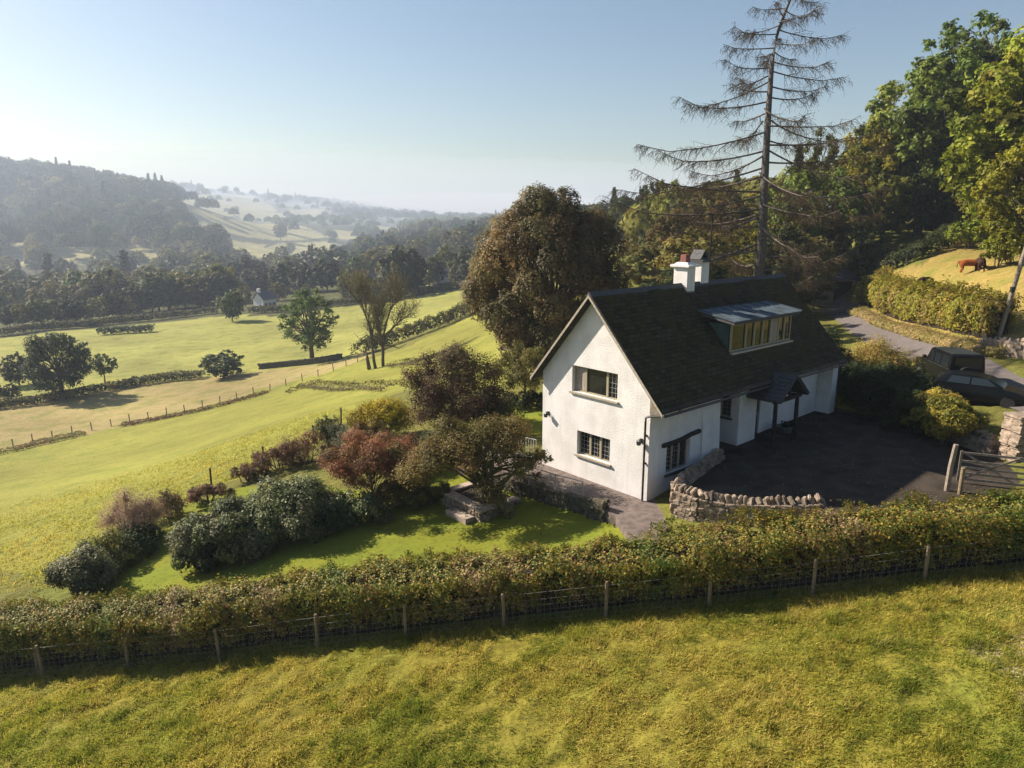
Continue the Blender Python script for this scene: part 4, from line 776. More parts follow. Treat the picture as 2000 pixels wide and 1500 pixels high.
bush('bracken_clump', 540, 918, 3.2, 1.6, 'bracken', 'rust brown bracken heap on the garden boundary', n=10, per=420, size=.05)
bush('bracken_clump', 600, 905, 3.6, 2.1, 'bracken', 'tall rust brown bracken heap left of the red maple', n=10, per=420, size=.05)
bush('hazel_bush', 645, 875, 2.2, 2.2, 'dark', 'dark upright bush behind the rusty bracken', n=9, per=400, size=.05)
bush('lavender_bush', 685, 872, 3.2, 2.0, 'bluegrey', 'grey green rounded bush above the red maple', n=10, per=500, size=.04)
bush('heather_bush', 730, 880, 3.0, 2.0, 'copper', 'brown green rounded bush between the red maple and the grey bush', n=10, per=450, size=.05)
bush('golden_shrub', 745, 862, 4.2, 2.9, 'yellow', 'bright yellow shrub at the field edge of the garden', d=3.2, n=20, per=600, size=.06, rb=(.28, .45))
bush('evergreen_shrub', 965, 835, 3.6, 2.6, 'dark', 'dark shrub between the purple tree and the cottage', n=12, per=500, size=.06)
bush('evergreen_shrub', 1030, 800, 3.4, 1.3, 'dark', 'low dark bush under the small tree by the gable', n=12, per=400, size=.06)
bush('dogwood_bush', 790, 985, 3.0, 1.6, 'olive', 'loose green bush left of the raised bed', n=12, per=600, size=.05)
bush('dogwood_bush', 735, 1000, 1.9, 1.2, 'pink', 'pinkish low bush in front of the red maple trunk', n=9, per=420, size=.035)
def small_tree(name, loc, h, rx, ry, palette, label, trunk=.3, nb=24, per=500, size=.055, lean=(0, 0), zlow=.3, r0=.1, bk='bark', **k):
    pro = tree_proto(name, h, rx, ry, palette, nb, per, size, trunk, r0=r0, zlow=zlow, lean=lean, barkm=bk, **k); return place_tree(pro, name, loc, label=label)
small_tree('japanese_maple', G(728, 992), 3.3, 2.3, 2.0, 'red', 'spreading red leaved Japanese maple left of the fruit tree', nb=44, per=1100, size=.036, zlow=.34, rb=(.42, .62), hollow=.45, frac=1, trunk=.12, r0=.06, flat=.75, inner=.6)
small_tree('plum_tree', G(885, 850), 5.2, 2.8, 2.4, 'plum', 'dark purple brown tree behind the yellow shrub', nb=40, per=1500, size=.045, zlow=.02, rb=(.28, .42), inner=.5)
small_tree('fruit_tree', G(1025, 800), 3.9, 2.1, 1.8, 'olive', 'small pale green tree beside the cottage gable', nb=26, per=900, size=.05, zlow=.28, hollow=.5, rb=(.3, .45), inner=.6)
# leaning fruit tree by the raised bed
def leaning_tree():
    base = Vector(HW(-3.45, 3.95, -1.0)); e = empty('fruit_tree', base, 0, 'leaning mossy fruit tree with a wide brown green crown over the raised bed', 'tree')
    mb = MB(); tr = [(0, 0, -.3), (-.12, .1, .35), (-.75, .45, .8), (-1.35, .8, 1.25), (-1.6, .95, 1.9)]; mb.tube(tr, [.30, .23, .20, .17, .13], 9)
    tops = []
    for k in range(26):
        a = k * 2.4; q_ = math.sqrt((k + .5) / 26); cx, cy = -1.35 + math.cos(a) * q_ * 2.7, .8 + math.sin(a) * q_ * 2.0; cz = 3.3 - 1.35 * q_ ** 2 + rng.normal(0, .22) + .15 * math.sin(a * 2)
        tops.append((cx, cy, cz, rng.uniform(.5, .8)))
    for k in range(12): tops.append((-2.1 + rng.normal(0, .9), 1.2 + rng.normal(0, .6), 2.2 + rng.uniform(-.3, .4), rng.uniform(.45, .65)))
    tops += [(1.15, .5, 2.5, .22), (1.55, .4, 2.35, .16), (1.0, .2, 1.7, .25), (1.25, .2, 1.35, .18), (.7, .3, 2.1, .3), (-3.9, 1.8, 1.9, .5), (-3.5, 2.2, 1.5, .5)]
    for b in tops:
        a = Vector(tr[random.choice((2, 3, 4, 4))]); m_ = a.lerp(Vector(b[:3]), .5) + Vector((0, 0, .2)); mb.tube([a, m_, b[:3]], [.07, .045, .012], 5, cap=False)
    mb.build('trunk', M['mossy_bark'], e, smooth=True)
    V, Co = blob_leaves(tops, 1700, .04, [(.15, .15, .04), (.20, .165, .045), (.12, .13, .033), (.26, .17, .055)], flat=.85, inner=.62); link('crown', np_mesh('crown', V, quads(len(V) // 4), M['leaf'], Co), e)
leaning_tree()
# copper beech behind the cottage
place_tree(tree_proto('beech', 14.2, 5.6, 5.4, 'beech', 125, 1900, .085, .1, r0=.4, zlow=-.05, rb=(.12, .27), hollow=.66, inner=.12, nr=.5, shape=lambda z: 1.16 - .40 * max(z + .3, 0) ** 1.6, frac=.5, tintv=.22), 'copper_beech', gd(1080, 51), label='massive bronze leaved beech tree behind the left end of the cottage')
# right side shrubs
bush('golden_shrub', 1235, 560, 4.8, 2.6, 'yellow', 'golden green bush behind the ridge left of the chimneys', D=62, n=16, per=450, size=.09, cols=[(.26, .19, .03), (.20, .17, .03), (.12, .12, .03)])
bush('ivy_bush', 1612, 760, 4.2, 4.2, 'dark', 'tall dark ivy clad bush at the far end of the cottage', loc=tuple(HW(17.4, 1.8, .9)), n=20, per=600, size=.07, mt='leaf_gloss', rb=(.28, .42))
bush('hydrangea_bush', 1730, 790, 5.6, 3.5, 'pale', 'pale gold feathery bush between the cottage and the road', loc=tuple(Vector(gd(1735, 38.5))), n=18, per=600, size=.06, cols=[(.38, .31, .08), (.28, .26, .06), (.42, .28, .08), (.18, .19, .04)], rb=(.26, .4), inner=.5, tintv=.1)
bush('hydrangea_bush', 1675, 790, 2.2, 1.5, 'autumn', 'low rusty bush at the end of the small lawn by the cottage', loc=tuple(Vector(gd(1680, 37.5))), n=10, per=400, size=.06)
bush('yew_bush', 1790, 860, 5.6, 2.7, 'dark', 'broad dark evergreen bush in the shade of the yard', loc=tuple(Vector(gd(1770, 33.5))), n=22, per=600, size=.06)
bush('yew_bush', 1760, 850, 4.6, 2.8, 'dark', 'dark rounded bush behind the broad one, nearest the cottage end', loc=tuple(Vector(gd(1735, 35.5))), n=18, per=600, size=.06)
bush('yew_bush', 1820, 850, 4.6, 3.0, 'dark', 'dark tall bush hiding the parked cars from the yard', loc=tuple(Vector(gd(1812, 33.2))), n=18, per=600, size=.06)
bush('hydrangea_bush', 1690, 790, 4.4, 2.7, 'pale', 'loose golden bush close to the far corner of the cottage', loc=tuple(Vector(gd(1695, 39.5))), n=16, per=600, size=.06, cols=[(.36, .30, .08), (.28, .26, .06), (.40, .26, .09), (.20, .21, .05)], rb=(.26, .4), inner=.5, tintv=.1)
bush('yew_bush', 1850, 880, 3.8, 2.3, 'dark', 'dark bush in shade left of the golden fern shrub', loc=tuple(Vector(gd(1842, 30.5))), n=12, per=600, size=.06)
bush('fern_shrub', 1905, 890, 3.2, 2.6, 'yellow', 'arching golden green shrub beside the gate pier', loc=tuple(Vector(gd(1905, 28.9))), n=16, per=600, size=.07, cols=[(.34, .27, .035), (.20, .19, .03), (.12, .14, .025)], rb=(.25, .4), flat=.7)
bush('fern_shrub', 1875, 800, 3.6, 2.5, 'yellow', 'golden leaved shrub in front of the second parked car', loc=tuple(Vector(gd(1872, 31.0))), n=14, per=450, size=.07, cols=[(.40, .28, .05), (.26, .21, .04), (.42, .25, .08)], rb=(.25, .4), flat=.8)
lw = [tuple(HW(15.2, .5, 0)[:2]), tuple(HW(15.2, -1.8, 0)[:2]), tuple(HW(18.5, -3.2, 0)[:2]), tuple(HW(20, -.5, 0)[:2])]; sheet('lawn', lw, M['lawn'], .1, .2)
# roadside hedge
rh = [G(1668, 600), G(1720, 622), G(1780, 640), G(1850, 657), G(1915, 668), G(1950, 664)]; rh = np.array([tuple(p) for p in rh])
hedge('roadside_hedge', rh, 1.2, 2.2, 2.3, 1700, .095, [(.27, .31, .03), (.36, .35, .035), (.20, .25, .03), (.42, .36, .035), (.30, .25, .07)], 'tall sunlit yellow green hedge on the bank beyond the road', seed=12, mt='leaf', stems=True, lumps=.22)
vg = np.array([tuple(G(u, v)) for u, v in ((1665, 612), (1710, 632), (1770, 652), (1840, 672), (1900, 688), (1960, 700))])
hedge('grass_verge', vg, 0, 1.0, .55, 1300, .05, [(.50, .36, .19), (.42, .33, .14), (.32, .31, .08)], 'tall dry pinkish grasses on the verge below the roadside hedge', seed=13, mt='grass', stems=False, cat='grass')
bpy.context.scene.objects['grass_verge']['kind'] = 'stuff'
rw = [tz(tuple(G(u, v)[:2]), -.2) for u, v in ((1915, 690), (1960, 690), (2010, 697), (2120, 730))]
stone_wall('drystone_wall', rw, .95, .6, 'tumbled pale drystone wall on the bank below the leaning pole', size=(.32, .2), seed=17, cop=(.3, .3))
# ------------------------------------------------------------------ telegraph pole
pb_ = gd(1986, 46); tp = Vector(PD(1999, 500, 46)); dv = tp - pb_; dv = dv * 2.2; mb = MB(); mb.tube([tuple(-dv * .05), tuple(dv)], [.16, .11], 10); o = put(mb, 'telegraph_pole', M['oldwood'], pb_, 'leaning grey wooden pole at the right edge, on the bank beyond the road', 'pole')
mb = MB(); c = dv * .27; mb.box(tuple(c + Vector((-.12, -.1, 0))), (.22, .18, .34)); mb.build('junction_box', M['iron'], o)
# ------------------------------------------------------------------ cars
def make_offroader():
    c0 = Vector(G(1846, 750)); e = empty('offroad_car', c0 + Vector((0, 0, .06)), 0, 'black boxy off-road car parked on the road with a spare wheel on its back', 'car')
    body = mat('black car paint', (.004, .004, .005), .25, .25); gls = mat('car glass', (.01, .013, .015), .05, .5); tyr = mat('tyre rubber', (.02, .02, .02), .85, .2); rim = mat('steel wheel', (.3, .3, .3), .35, .5, metal=.8); rl_ = mat('red tail lamp', (.35, .02, .015), .3, .5); trim = mat('grey roof trim', (.02, .026, .03), .4, .5)
    L, W = 4.6, 1.79   # x forward
    mb = MB()
    prof = [(-2.3, .45), (-2.3, 1.22), (.62, 1.22), (.75, 1.20), (2.1, 1.14), (2.2, 1.0), (2.22, .45)]
    mb.prism([(x, -W / 2, z) for x, z in prof], (0, W, 0)); b = mb.build('body', body, e, bevel=.05)
    mb = MB(); pr = [(-2.28, 1.21), (-2.24, 1.96), (-2.1, 2.02), (.28, 2.02), (.40, 1.96), (.82, 1.2)]; n = len(pr)
    mb.add([(x, -W / 2 * (1 if z < 1.3 else .90), z) for x, z in pr] + [(x, W / 2 * (1 if z < 1.3 else .90), z) for x, z in pr], [tuple(range(n))[::-1], tuple(range(n, 2 * n))] + [(i, (i + 1) % n, (i + 1) % n + n, i + n) for i in range(n)]); mb.build('cabin', body, e, bevel=.035)
    mb = MB(); mb.box((-.92, 0, 2.035), (2.3, 1.5, .03)); mb.build('roof_panel', trim, e, bevel=.01)
    for sg in (-1, 1):
        for x0, x1 in ((-2.02, -1.15), (-1.05, -.3), (-.2, .42)):
            mb = MB(); y0, y1 = sg * (W / 2 * .985 + .006), sg * (W / 2 * .915 + .006); mb.prism([(x0, y0, 1.32), (x1, y0, 1.32), (x1 - (.0 if x1 < .3 else .17), y1, 1.86), (x0, y1, 1.86)], (0, sg * .012, 0)); mb.build('side_window', gls, e)
        mb = MB(); mb.bx(-2.28, .7, sg * (W / 2 + .002), sg * (W / 2 + .02), 1.20, 1.235); mb.build('trim_strip', trim, e)
        for x in (-1.62, 1.35):
            w_ = MB(); w_.tube([(x, sg * (W / 2 - .22), .40), (x, sg * (W / 2 + .03), .40)], .40, 20); wh = w_.build('wheel', tyr, e, bevel=.0); w_ = MB(); w_.tube([(x, sg * (W / 2 + .0), .40), (x, sg * (W / 2 + .045), .40)], .24, 16); w_.build('rim', rim, wh)
            w_ = MB(); a0 = [(x + .52 * math.cos(t), .42 + .52 * math.sin(t)) for t in np.linspace(0, math.pi, 9)]; a1 = [(x + .45 * math.cos(t), .42 + .45 * math.sin(t)) for t in np.linspace(0, math.pi, 9)]
            for k in range(8): w_.prism([(a0[k][0], sg * W / 2, a0[k][1]), (a0[k + 1][0], sg * W / 2, a0[k + 1][1]), (a1[k + 1][0], sg * W / 2, a1[k + 1][1]), (a1[k][0], sg * W / 2, a1[k][1])], (0, sg * .06, 0))
            w_.build('wheel_arch', trim, e)
        mb = MB(); mb.lathe((0, 0, 0), [(.05, 0), (.05, .03)], 12); o = mb.build('tail_light', rl_, e); o.rotation_euler = (0, -math.pi / 2, 0); o.location = (-2.305, sg * .8, .95)
        mb = MB(); mb.bx(.62, .8, sg * (W / 2 + .03), sg * (W / 2 + .2), 1.3, 1.5); mb.build('mirror', body, e, bevel=.02)
    mb = MB(); mb.prism([(-2.295, -.68, 1.34), (-2.295, .68, 1.34), (-2.262, .66, 1.86), (-2.262, -.66, 1.86)], (-.012, 0, 0)); mb.build('rear_window', gls, e)
    mb = MB(); mb.prism([(.79, -.74, 1.27), (.79, .74, 1.27), (.44, .68, 1.9), (.44, -.68, 1.9)], (.014, 0, .008)); mb.build('windscreen', gls, e)
    mb = MB(); mb.tube([(-2.33, .12, 1.05), (-2.55, .12, 1.05)], .37, 22); sp = mb.build('spare_wheel', tyr, e, bevel=.0); mb = MB(); mb.tube([(-2.55, .12, 1.05), (-2.57, .12, 1.05)], .30, 18); mb.build('wheel_cover', body, sp)
    mb = MB(); mb.bx(-2.42, -2.3, -.85, .85, .42, .56); mb.build('bumper', tyr, e, bevel=.02); mb = MB(); mb.bx(2.24, 2.36, -.85, .85, .42, .58); mb.build('bumper', tyr, e, bevel=.02)
    mb = MB(); mb.box((-2.33, -.55, .8), (.02, .3, .2)); mb.build('number_plate', mat('plate', (.55, .45, .1), .5), e)
    e.rotation_euler = (0, 0, R(82)); e.scale = (1, 1, 1.0)
    return e
make_offroader()
def make_hatch():
    c0 = Vector(gd(1962, 34.4)); e = empty('hatchback_car', c0 + Vector((0, 0, .05)), R(-40), 'dark low car parked behind the shrubs, nearest the gate pier', 'car')
    body = mat('dark grey car paint', (.004, .005, .006), .25, .25); gls = mat('hatch glass', (.015, .022, .025), .08, .6); tyr = mat('hatch tyre', (.02, .02, .02), .85)
    # body as loft of sections along x
    secs = [(-2.0, .35, .80, .78), (-1.95, .25, .98, .84), (-1.2, .22, 1.0, .88), (.6, .22, .98, .88), (1.5, .22, .9, .86), (2.0, .28, .76, .8), (2.08, .4, .6, .7)]; mb = MB(); V = []; Fc = []
    for x, z0, z1, w_ in secs: V += [(x, -w_ * .92, z0), (x, -w_, (z0 + z1) / 2), (x, -w_ * .93, z1), (x, w_ * .93, z1), (x, w_, (z0 + z1) / 2), (x, w_ * .92, z0)]
    for i in range(len(secs) - 1): Fc += [(i * 6 + k, i * 6 + (k + 1) % 6, (i + 1) * 6 + (k + 1) % 6, (i + 1) * 6 + k) for k in range(6)]
    Fc += [(5, 4, 3, 2, 1, 0), tuple(range(36, 42))]; mb.add(V, Fc); mb.build('body', body, e, bevel=.04, smooth=False)
    mb = MB(); pr = [(-1.9, .96), (-1.45, 1.40), (-.9, 1.47), (0.0, 1.45), (.35, 1.36), (1.15, .95)]; n = len(pr); mb.add([(x, -(.80 if z < 1 else .60), z) for x, z in pr] + [(x, (.80 if z < 1 else .60), z) for x, z in pr], [tuple(range(n))[::-1], tuple(range(n, 2 * n))] + [(i, (i + 1) % n, (i + 1) % n + n, i + n) for i in range(n)]); mb.build('cabin', body, e, bevel=.03)
    mb = MB(); mb.prism([(1.08, -.68, 1.01), (1.08, .68, 1.01), (.42, .54, 1.35), (.42, -.54, 1.35)], (.02, 0, .03)); mb.build('windscreen', gls, e)
    mb = MB(); mb.prism([(-1.86, -.66, 1.03), (-1.86, .66, 1.03), (-1.48, .52, 1.37), (-1.48, -.52, 1.37)], (-.02, 0, .03)); mb.build('rear_window', gls, e)
    for sg in (-1, 1):
        for x0, x1, xa, xb in ((-1.35, -.35, -1.15, -.35), (-.28, .85, -.28, .35)):
            mb = MB(); mb.prism([(x0, sg * .795, 1.02), (x1, sg * .795, 1.02), (xb, sg * .635, 1.35), (xa, sg * .635, 1.35)], (0, sg * .02, .01)); mb.build('side_window', gls, e)
        for x in (-1.25, 1.35): w_ = MB(); w_.tube([(x, sg * .68, .31), (x, sg * .90, .31)], .31, 18); w_.build('wheel', tyr, e)
        mb = MB(); mb.box((1.9, sg * .62, .72), (.22, .3, .1)); mb.build('headlight', gls, e, bevel=.02)
        mb = MB(); mb.box((.75, sg * .98, 1.03), (.12, .2, .12)); mb.build('mirror', body, e, bevel=.02)
make_hatch()
# ------------------------------------------------------------------ cattle
def cow(u, D, rz, m, label, head_down=True):
    p = G(u, D); e = empty('highland_cow', p, rz, label, 'cow', 'cattle on the bank beyond the road', .88)
    me = bpy.data.meshes.new('body'); bm = bmesh.new()
    J = [(0, 0, 1.0, .36), (.45, 0, 1.02, .38), (.8, 0, 1.05, .32), (-.45, 0, 1.0, .38), (-.75, 0, 1.02, .30), (1.08, 0, .98, .20), (1.32, 0, .72, .16), (1.5, 0, .48, .14), (1.68, 0, .3, .09)]
    E_ = [(0, 1), (1, 2), (0, 3), (3, 4), (2, 5), (5, 6), (6, 7), (7, 8)]
    for bx_, par, fr in ((.68, 2, 1), (-.68, 4, 0)):
        for sg in (-1, 1):
            k = len(J); J += [(bx_, sg * .2, .72, .17), (bx_ + (.03 if fr else .10), sg * .21, .42, .09), (bx_ - (0 if fr else .06), sg * .21, .12, .065), (bx_ + .04, sg * .21, .03, .075)]; E_ += [(par, k), (k, k + 1), (k + 1, k + 2), (k + 2, k + 3)]
    k = len(J); J += [(-1.02, 0, 1.12, .05), (-1.1, 0, .8, .035), (-1.1, 0, .5, .06)]; E_ += [(4, k), (k, k + 1), (k + 1, k + 2)]
    vs = [bm.verts.new(j[:3]) for j in J]; [bm.edges.new((vs[a], vs[b])) for a, b in E_]; bm.to_mesh(me); bm.free()
    o = link('body', me, e); md = o.modifiers.new('skin', 'SKIN')
    for i, s_ in enumerate(me.skin_vertices[0].data): s_.radius = (J[i][3] * (1 if i < 9 else 1), J[i][3]); s_.use_root = i == 0
    o.modifiers.new('sub', 'SUBSURF').levels = 2; o.modifiers['sub'].render_levels = 2; me.materials.append(M[m])
    mb = MB()
    for sg in (-1, 1): mb.tube([(1.46, sg * .08, .66), (1.48, sg * .3, .70), (1.5, sg * .46, .9)], [.035, .028, .008], 6)
    mb.build('horns', M['horn'], e); mb = MB(); [mb.tube([(1.42, sg * .1, .60), (1.36, sg * .28, .56)], [.06, .02], 6) for sg in (-1, 1)]; mb.build('ears', M[m], e)
cow(1892, 533, R(-20), 'fur', 'bright russet shaggy cow grazing on the hillside')
cow(1913, 530, R(70), 'furdark', 'dark brown cow head-down beside the russet cow')
cow(1806, 566, R(200), 'furdark', 'dark brown shaggy cow just above the roadside hedge')
# ------------------------------------------------------------------ larch
def larch():
    p = gd(1483, 48); base = p; pts = []
    for (u, v) in ((1483, 560), (1488, 480), (1491, 400), (1496, 300), (1502, 200), (1508, 120), (1520, 60), (1545, -5), (1560, -30)): pts.append(Vector(PD(u, v, 48)) - base)
    pts[0] = Vector((0, 0, -.5)); e = empty('larch_tree', base, 0, 'tall thin larch with sparse drooping branches and a bent top, behind the cottage', 'tree')
    zs = [q_.z for q_ in pts]; r0 = lambda z: .40 * (1 - z / (zs[-1] + 1.2)) ** .8 + .02
    mb = MB(); mb.tube(pts, [r0(max(z, 0)) for z in zs], 10); mb.build('trunk', M['larch_bark'], e, smooth=True)
    def tp_(z): return Vector((np.interp(z, zs, [q_.x for q_ in pts]), np.interp(z, zs, [q_.y for q_ in pts]), z))
    mbb = MB(); tw = []; nd = []; zt = zs[-1]
    z = 5.0; a = 0; r_ = np.random.default_rng(11)
    FORCE = [(8.2, 3.3, 9.8), (10.3, 3.0, 10.8), (11.6, 3.25, 9.2), (13.0, 3.05, 10.2), (14.2, 3.4, 8.2), (15.6, 3.0, 8.6), (17.2, 3.3, 6.6), (12.2, .15, 8.6), (14.6, -.1, 7.4), (16.4, .3, 6.4)]
    while z < zt - .2:
        a += 2.4 + r_.normal(0, .3); f_ = 1 - z / zt; Lb = (1.0 + 11.5 * f_ ** .68) * r_.uniform(.45, 1.2) * (1 if z > 8.5 else .62)
        if r_.random() < .5 and z < 20: a = r_.choice([math.pi, 0]) + r_.normal(0, .5) 
        fo = [q for q in FORCE if q[0] <= z]
        if fo: FORCE.remove(fo[0]); a, Lb = fo[0][1], fo[0][2]
        d = Vector((math.cos(a), math.sin(a), 0)); o = tp_(z); P_ = []; n = 9; droop = r_.uniform(.02, .26) + .10 * f_; up0 = r_.uniform(-.08, .28); br = r0(z) * .17 + .022
        for i in range(n):
            t = i / (n - 1); P_.append(o + d * Lb * t + Vector((0, 0, Lb * (up0 * t - droop * 1.9 * t * (1 - .48 * t) + (.24 * max(t - .75, 0)))) ) + Vector((-d.y, d.x, 0)) * Lb * .05 * math.sin(t * 4 + a))
        mbb.tube(P_, [br * (1 - .85 * i / (n - 1)) + .006 for i in range(n)], 5, cap=False)
        # side branchlets and hanging twigs
        ns = int(Lb * 11)
        for k in range(ns):
            t = r_.uniform(.12, 1) ** .8; i = min(int(t * (n - 1)), n - 2); q_ = P_[i].lerp(P_[i + 1], t * (n - 1) - i); sd_ = r_.choice([-1, 1]); side = Vector((-d.y, d.x, 0)) * sd_
            ln = r_.uniform(.5, 1.9) * (1 - .5 * t) * min(1, .3 + Lb / 6); dirv = (d * r_.uniform(.2, .9) + side * r_.uniform(.1, .9) + Vector((0, 0, r_.uniform(-.8, .25)))).normalized(); m_ = q_ + dirv * ln * .55 + Vector((0, 0, -.05)); en = q_ + dirv * ln + Vector((0, 0, r_.uniform(-.4, .05) * ln)); tw.append((q_, m_, .016)); tw.append((m_, en, .011))
            for j in range(3):
                w0 = q_.lerp(en, r_.uniform(.15, 1)); l2 = r_.uniform(.2, .75); tw.append((w0, w0 + Vector((r_.normal(0, .35), r_.normal(0, .35), -r_.uniform(.1, 1))) * l2, .009))
                if r_.random() < (.85 if z < 12 else .6): nd.append(w0 + Vector((r_.normal(0, .06), r_.normal(0, .06), r_.normal(-.05, .08))))
        z += r_.uniform(.12, .5) if z > 9 else r_.uniform(.28, .6)
    mbb.build('branches', M['larch_bark'], e, smooth=True)
    A = np.array([tuple(t[0]) for t in tw]); B = np.array([tuple(t[1]) for t in tw]); w_ = np.array([t[2] for t in tw])[:, None]; d = B - A; d /= np.linalg.norm(d, axis=1)[:, None] + 1e-9
    s1 = np.cross(d, unit(len(d))); s1 /= np.linalg.norm(s1, axis=1)[:, None]; s2 = np.cross(d, s1); V = []; 
    for s_ in (s1, s2): V.append(np.stack([A - s_ * w_, A + s_ * w_, B + s_ * w_ * .5, B - s_ * w_ * .5], 1).reshape(-1, 3))
    V = np.vstack(V); link('twigs', np_mesh('twigs', V, quads(len(V) // 4), M['twig']), e)
    C = np.array([tuple(x) for x in nd]); n = len(C); C = np.repeat(C, 4, 0) + rng.normal(0, .08, (n * 4, 3))
    col = pal(len(C), [(.20, .12, .05), (.13, .11, .035), (.24, .15, .06)]); V, Co = leaf_arrays(C, unit(len(C)), rng.uniform(.02, .05, len(C)), col, .35); link('needles', np_mesh('needles', V, quads(len(V) // 4), M['leaf'], Co), e)
larch()
# ------------------------------------------------------------------ bare twin tree and field trees
def skeleton(mb, p, d, L, r, depth, tips, rr_, spread=.55, up=.15, kids=(2, 4)):
    n = 4; pts = [p]; q_ = Vector(p); dd = Vector(d)
    for i in range(n): dd = (dd + Vector((rr_.normal(0, .16), rr_.normal(0, .16), rr_.normal(up * .3, .12)))).normalized(); q_ = q_ + dd * L / n; pts.append(q_.copy())
    mb.tube(pts, [r * (1 - .42 * i / n) for i in range(n + 1)], 7 if r > .08 else 4, cap=False)
    if depth == 0: tips.append(pts[-1]); tips.append(pts[2]); return
    for k in range(rr_.integers(*kids) + 1):
        t = rr_.uniform(.35, 1) if k else 1; i = min(int(t * n), n); ax = Vector(unit(1)[0]); nd = (dd + ax * spread * rr_.uniform(.7, 1.4) + Vector((0, 0, up))).normalized(); skeleton(mb, pts[i], nd, L * rr_.uniform(.55, .78), r * .55, depth - 1, tips, rr_, spread, up, kids)
def twin_tree():
    b = G(742, 717); e = empty('dead_tree', b, 0, 'bare twin-trunked tree with thin crown and sparse leaves in the middle field', 'tree'); e.scale = (.7, .7, 1.0); rr_ = np.random.default_rng(5); mb = MB(); tips = []
    skeleton(mb, Vector((-.9, 0, -.4)), (-.05, 0, 1), 5.9, .36, 5, tips, rr_, .5, .25); skeleton(mb, Vector((.7, 0, -.4)), (.06, 0, 1), 6.3, .40, 5, tips, rr_, .62, .22); mb.tube([(-2.3, 0, -.3), (-2.6, 0, 1.2), (-2.7, .1, 2.3)], [.45, .35, .12], 8)
    mb.tube([(.8, 0, 3.2), (2.4, -.3, 3.4), (4.2, -.2, 2.9), (5.8, 0, 3.5)], [.16, .11, .07, .03], 5); mb.tube([(-.9, 0, 4.0), (-2.6, .2, 4.8), (-4.0, 0, 4.2), (-5.2, 0, 5.2)], [.16, .11, .07, .03], 5)
    mb.build('trunk', M['bark'], e, smooth=True, fix=False); C = np.array([tuple(t) for t in tips]); C = np.repeat(C, 7, 0) + rng.normal(0, .42, (len(C) * 7, 3)); C = C[C[:, 2] > 4.5]
    V, Co = leaf_arrays(C, unit(len(C)), rng.uniform(.06, .13, len(C)), pal(len(C), [(.13, .12, .035), (.17, .14, .05), (.10, .10, .03)])); link('crown', np_mesh('crown', V, quads(len(V) // 4), M['leaf'], Co), e)
twin_tree()
place_tree(tree_proto('ash', 13.5, 4.6, 4.4, 'green', 60, 330, .13, .2, r0=.35, zlow=.12, rb=(.13, .22), hollow=.5, frac=1, inner=.6, shape=lambda z: 1 - .5 * max(z, 0) ** 1.3), 'ash_tree', G(610, 710), s=1.15, sx=1.25, label='loose open green tree standing at the field corner, left of the bare tree')
place_tree(tree_proto('sycamore', 12.5, 6.2, 5.6, 'dark', 60, 560, .15, .12, r0=.5, zlow=.04, rb=(.17, .27), frac=.7, shape=lambda z: 1 - .18 * max(z, 0) ** 2), 'sycamore_tree', G(122, 775), label='big round dark tree in the lower field, far left')
P_small = tree_proto('thorn', 5, 2.3, 2.2, 'dark', 22, 320, .14, .2, r0=.12, zlow=.02, rb=(.28, .42))
P_open = tree_proto('hawthorn', 6, 2.4, 2.2, 'green', 24, 260, .14, .3, r0=.14, zlow=.3, rb=(.24, .36))
place_tree(P_open, 'hawthorn_tree', G(206, 752), s=1.05, label='small open tree just right of the big round dark tree')
place_tree(P_small, 'thorn_bush', G(38, 752), s=1.25, label='dark spiky bush just left of the big round dark tree', cat='shrub')
place_tree(P_small, 'thorn_bush', G(25, 782), s=.62, label='small rounded bush in front of the dark spiky bush', cat='shrub')
place_tree(P_small, 'thorn_bush', G(-8, 785), s=.7, label='small bush cut by the left edge in the lower field', cat='shrub')
place_tree(P_small, 'thorn_bush', G(437, 737), s=1.0, sx=1.75, label='wide dark bush beside the ditch in the middle of the lower field', cat='shrub', rz=1)
# ------------------------------------------------------------------ woods on the right
for k_ in ('green', 'dark', 'autumn', 'bright', 'olive', 'copper'): PAL['w_' + k_] = [tuple(np.array(c_) * dict(green=1.45, dark=1.5, autumn=.85, bright=.85, olive=1.5, copper=1.0)[k_] * np.array(dict(copper=[.88, 1.12, 1.0], autumn=[.9, 1.05, 1.0]).get(k_, [1.05, 1.0, .9]))) for c_ in PAL[k_]]
woodp = {k: tree_proto('wood_' + k, 16, 5.2, 5.2, 'w_' + k, 54, 420, .19, .15, r0=.3, zlow=.03, rb=(.15, .26), hollow=.5, frac=.5, inner=.5, tintv=.22) for k in ('green', 'dark', 'autumn', 'bright', 'olive', 'copper')}
woodp['tall'] = tree_proto('wood_tall', 22, 5.5, 5.5, 'w_green', 60, 330, .2, .3, r0=.4, zlow=.25, rb=(.12, .2), hollow=.5, frac=1, inner=.6)
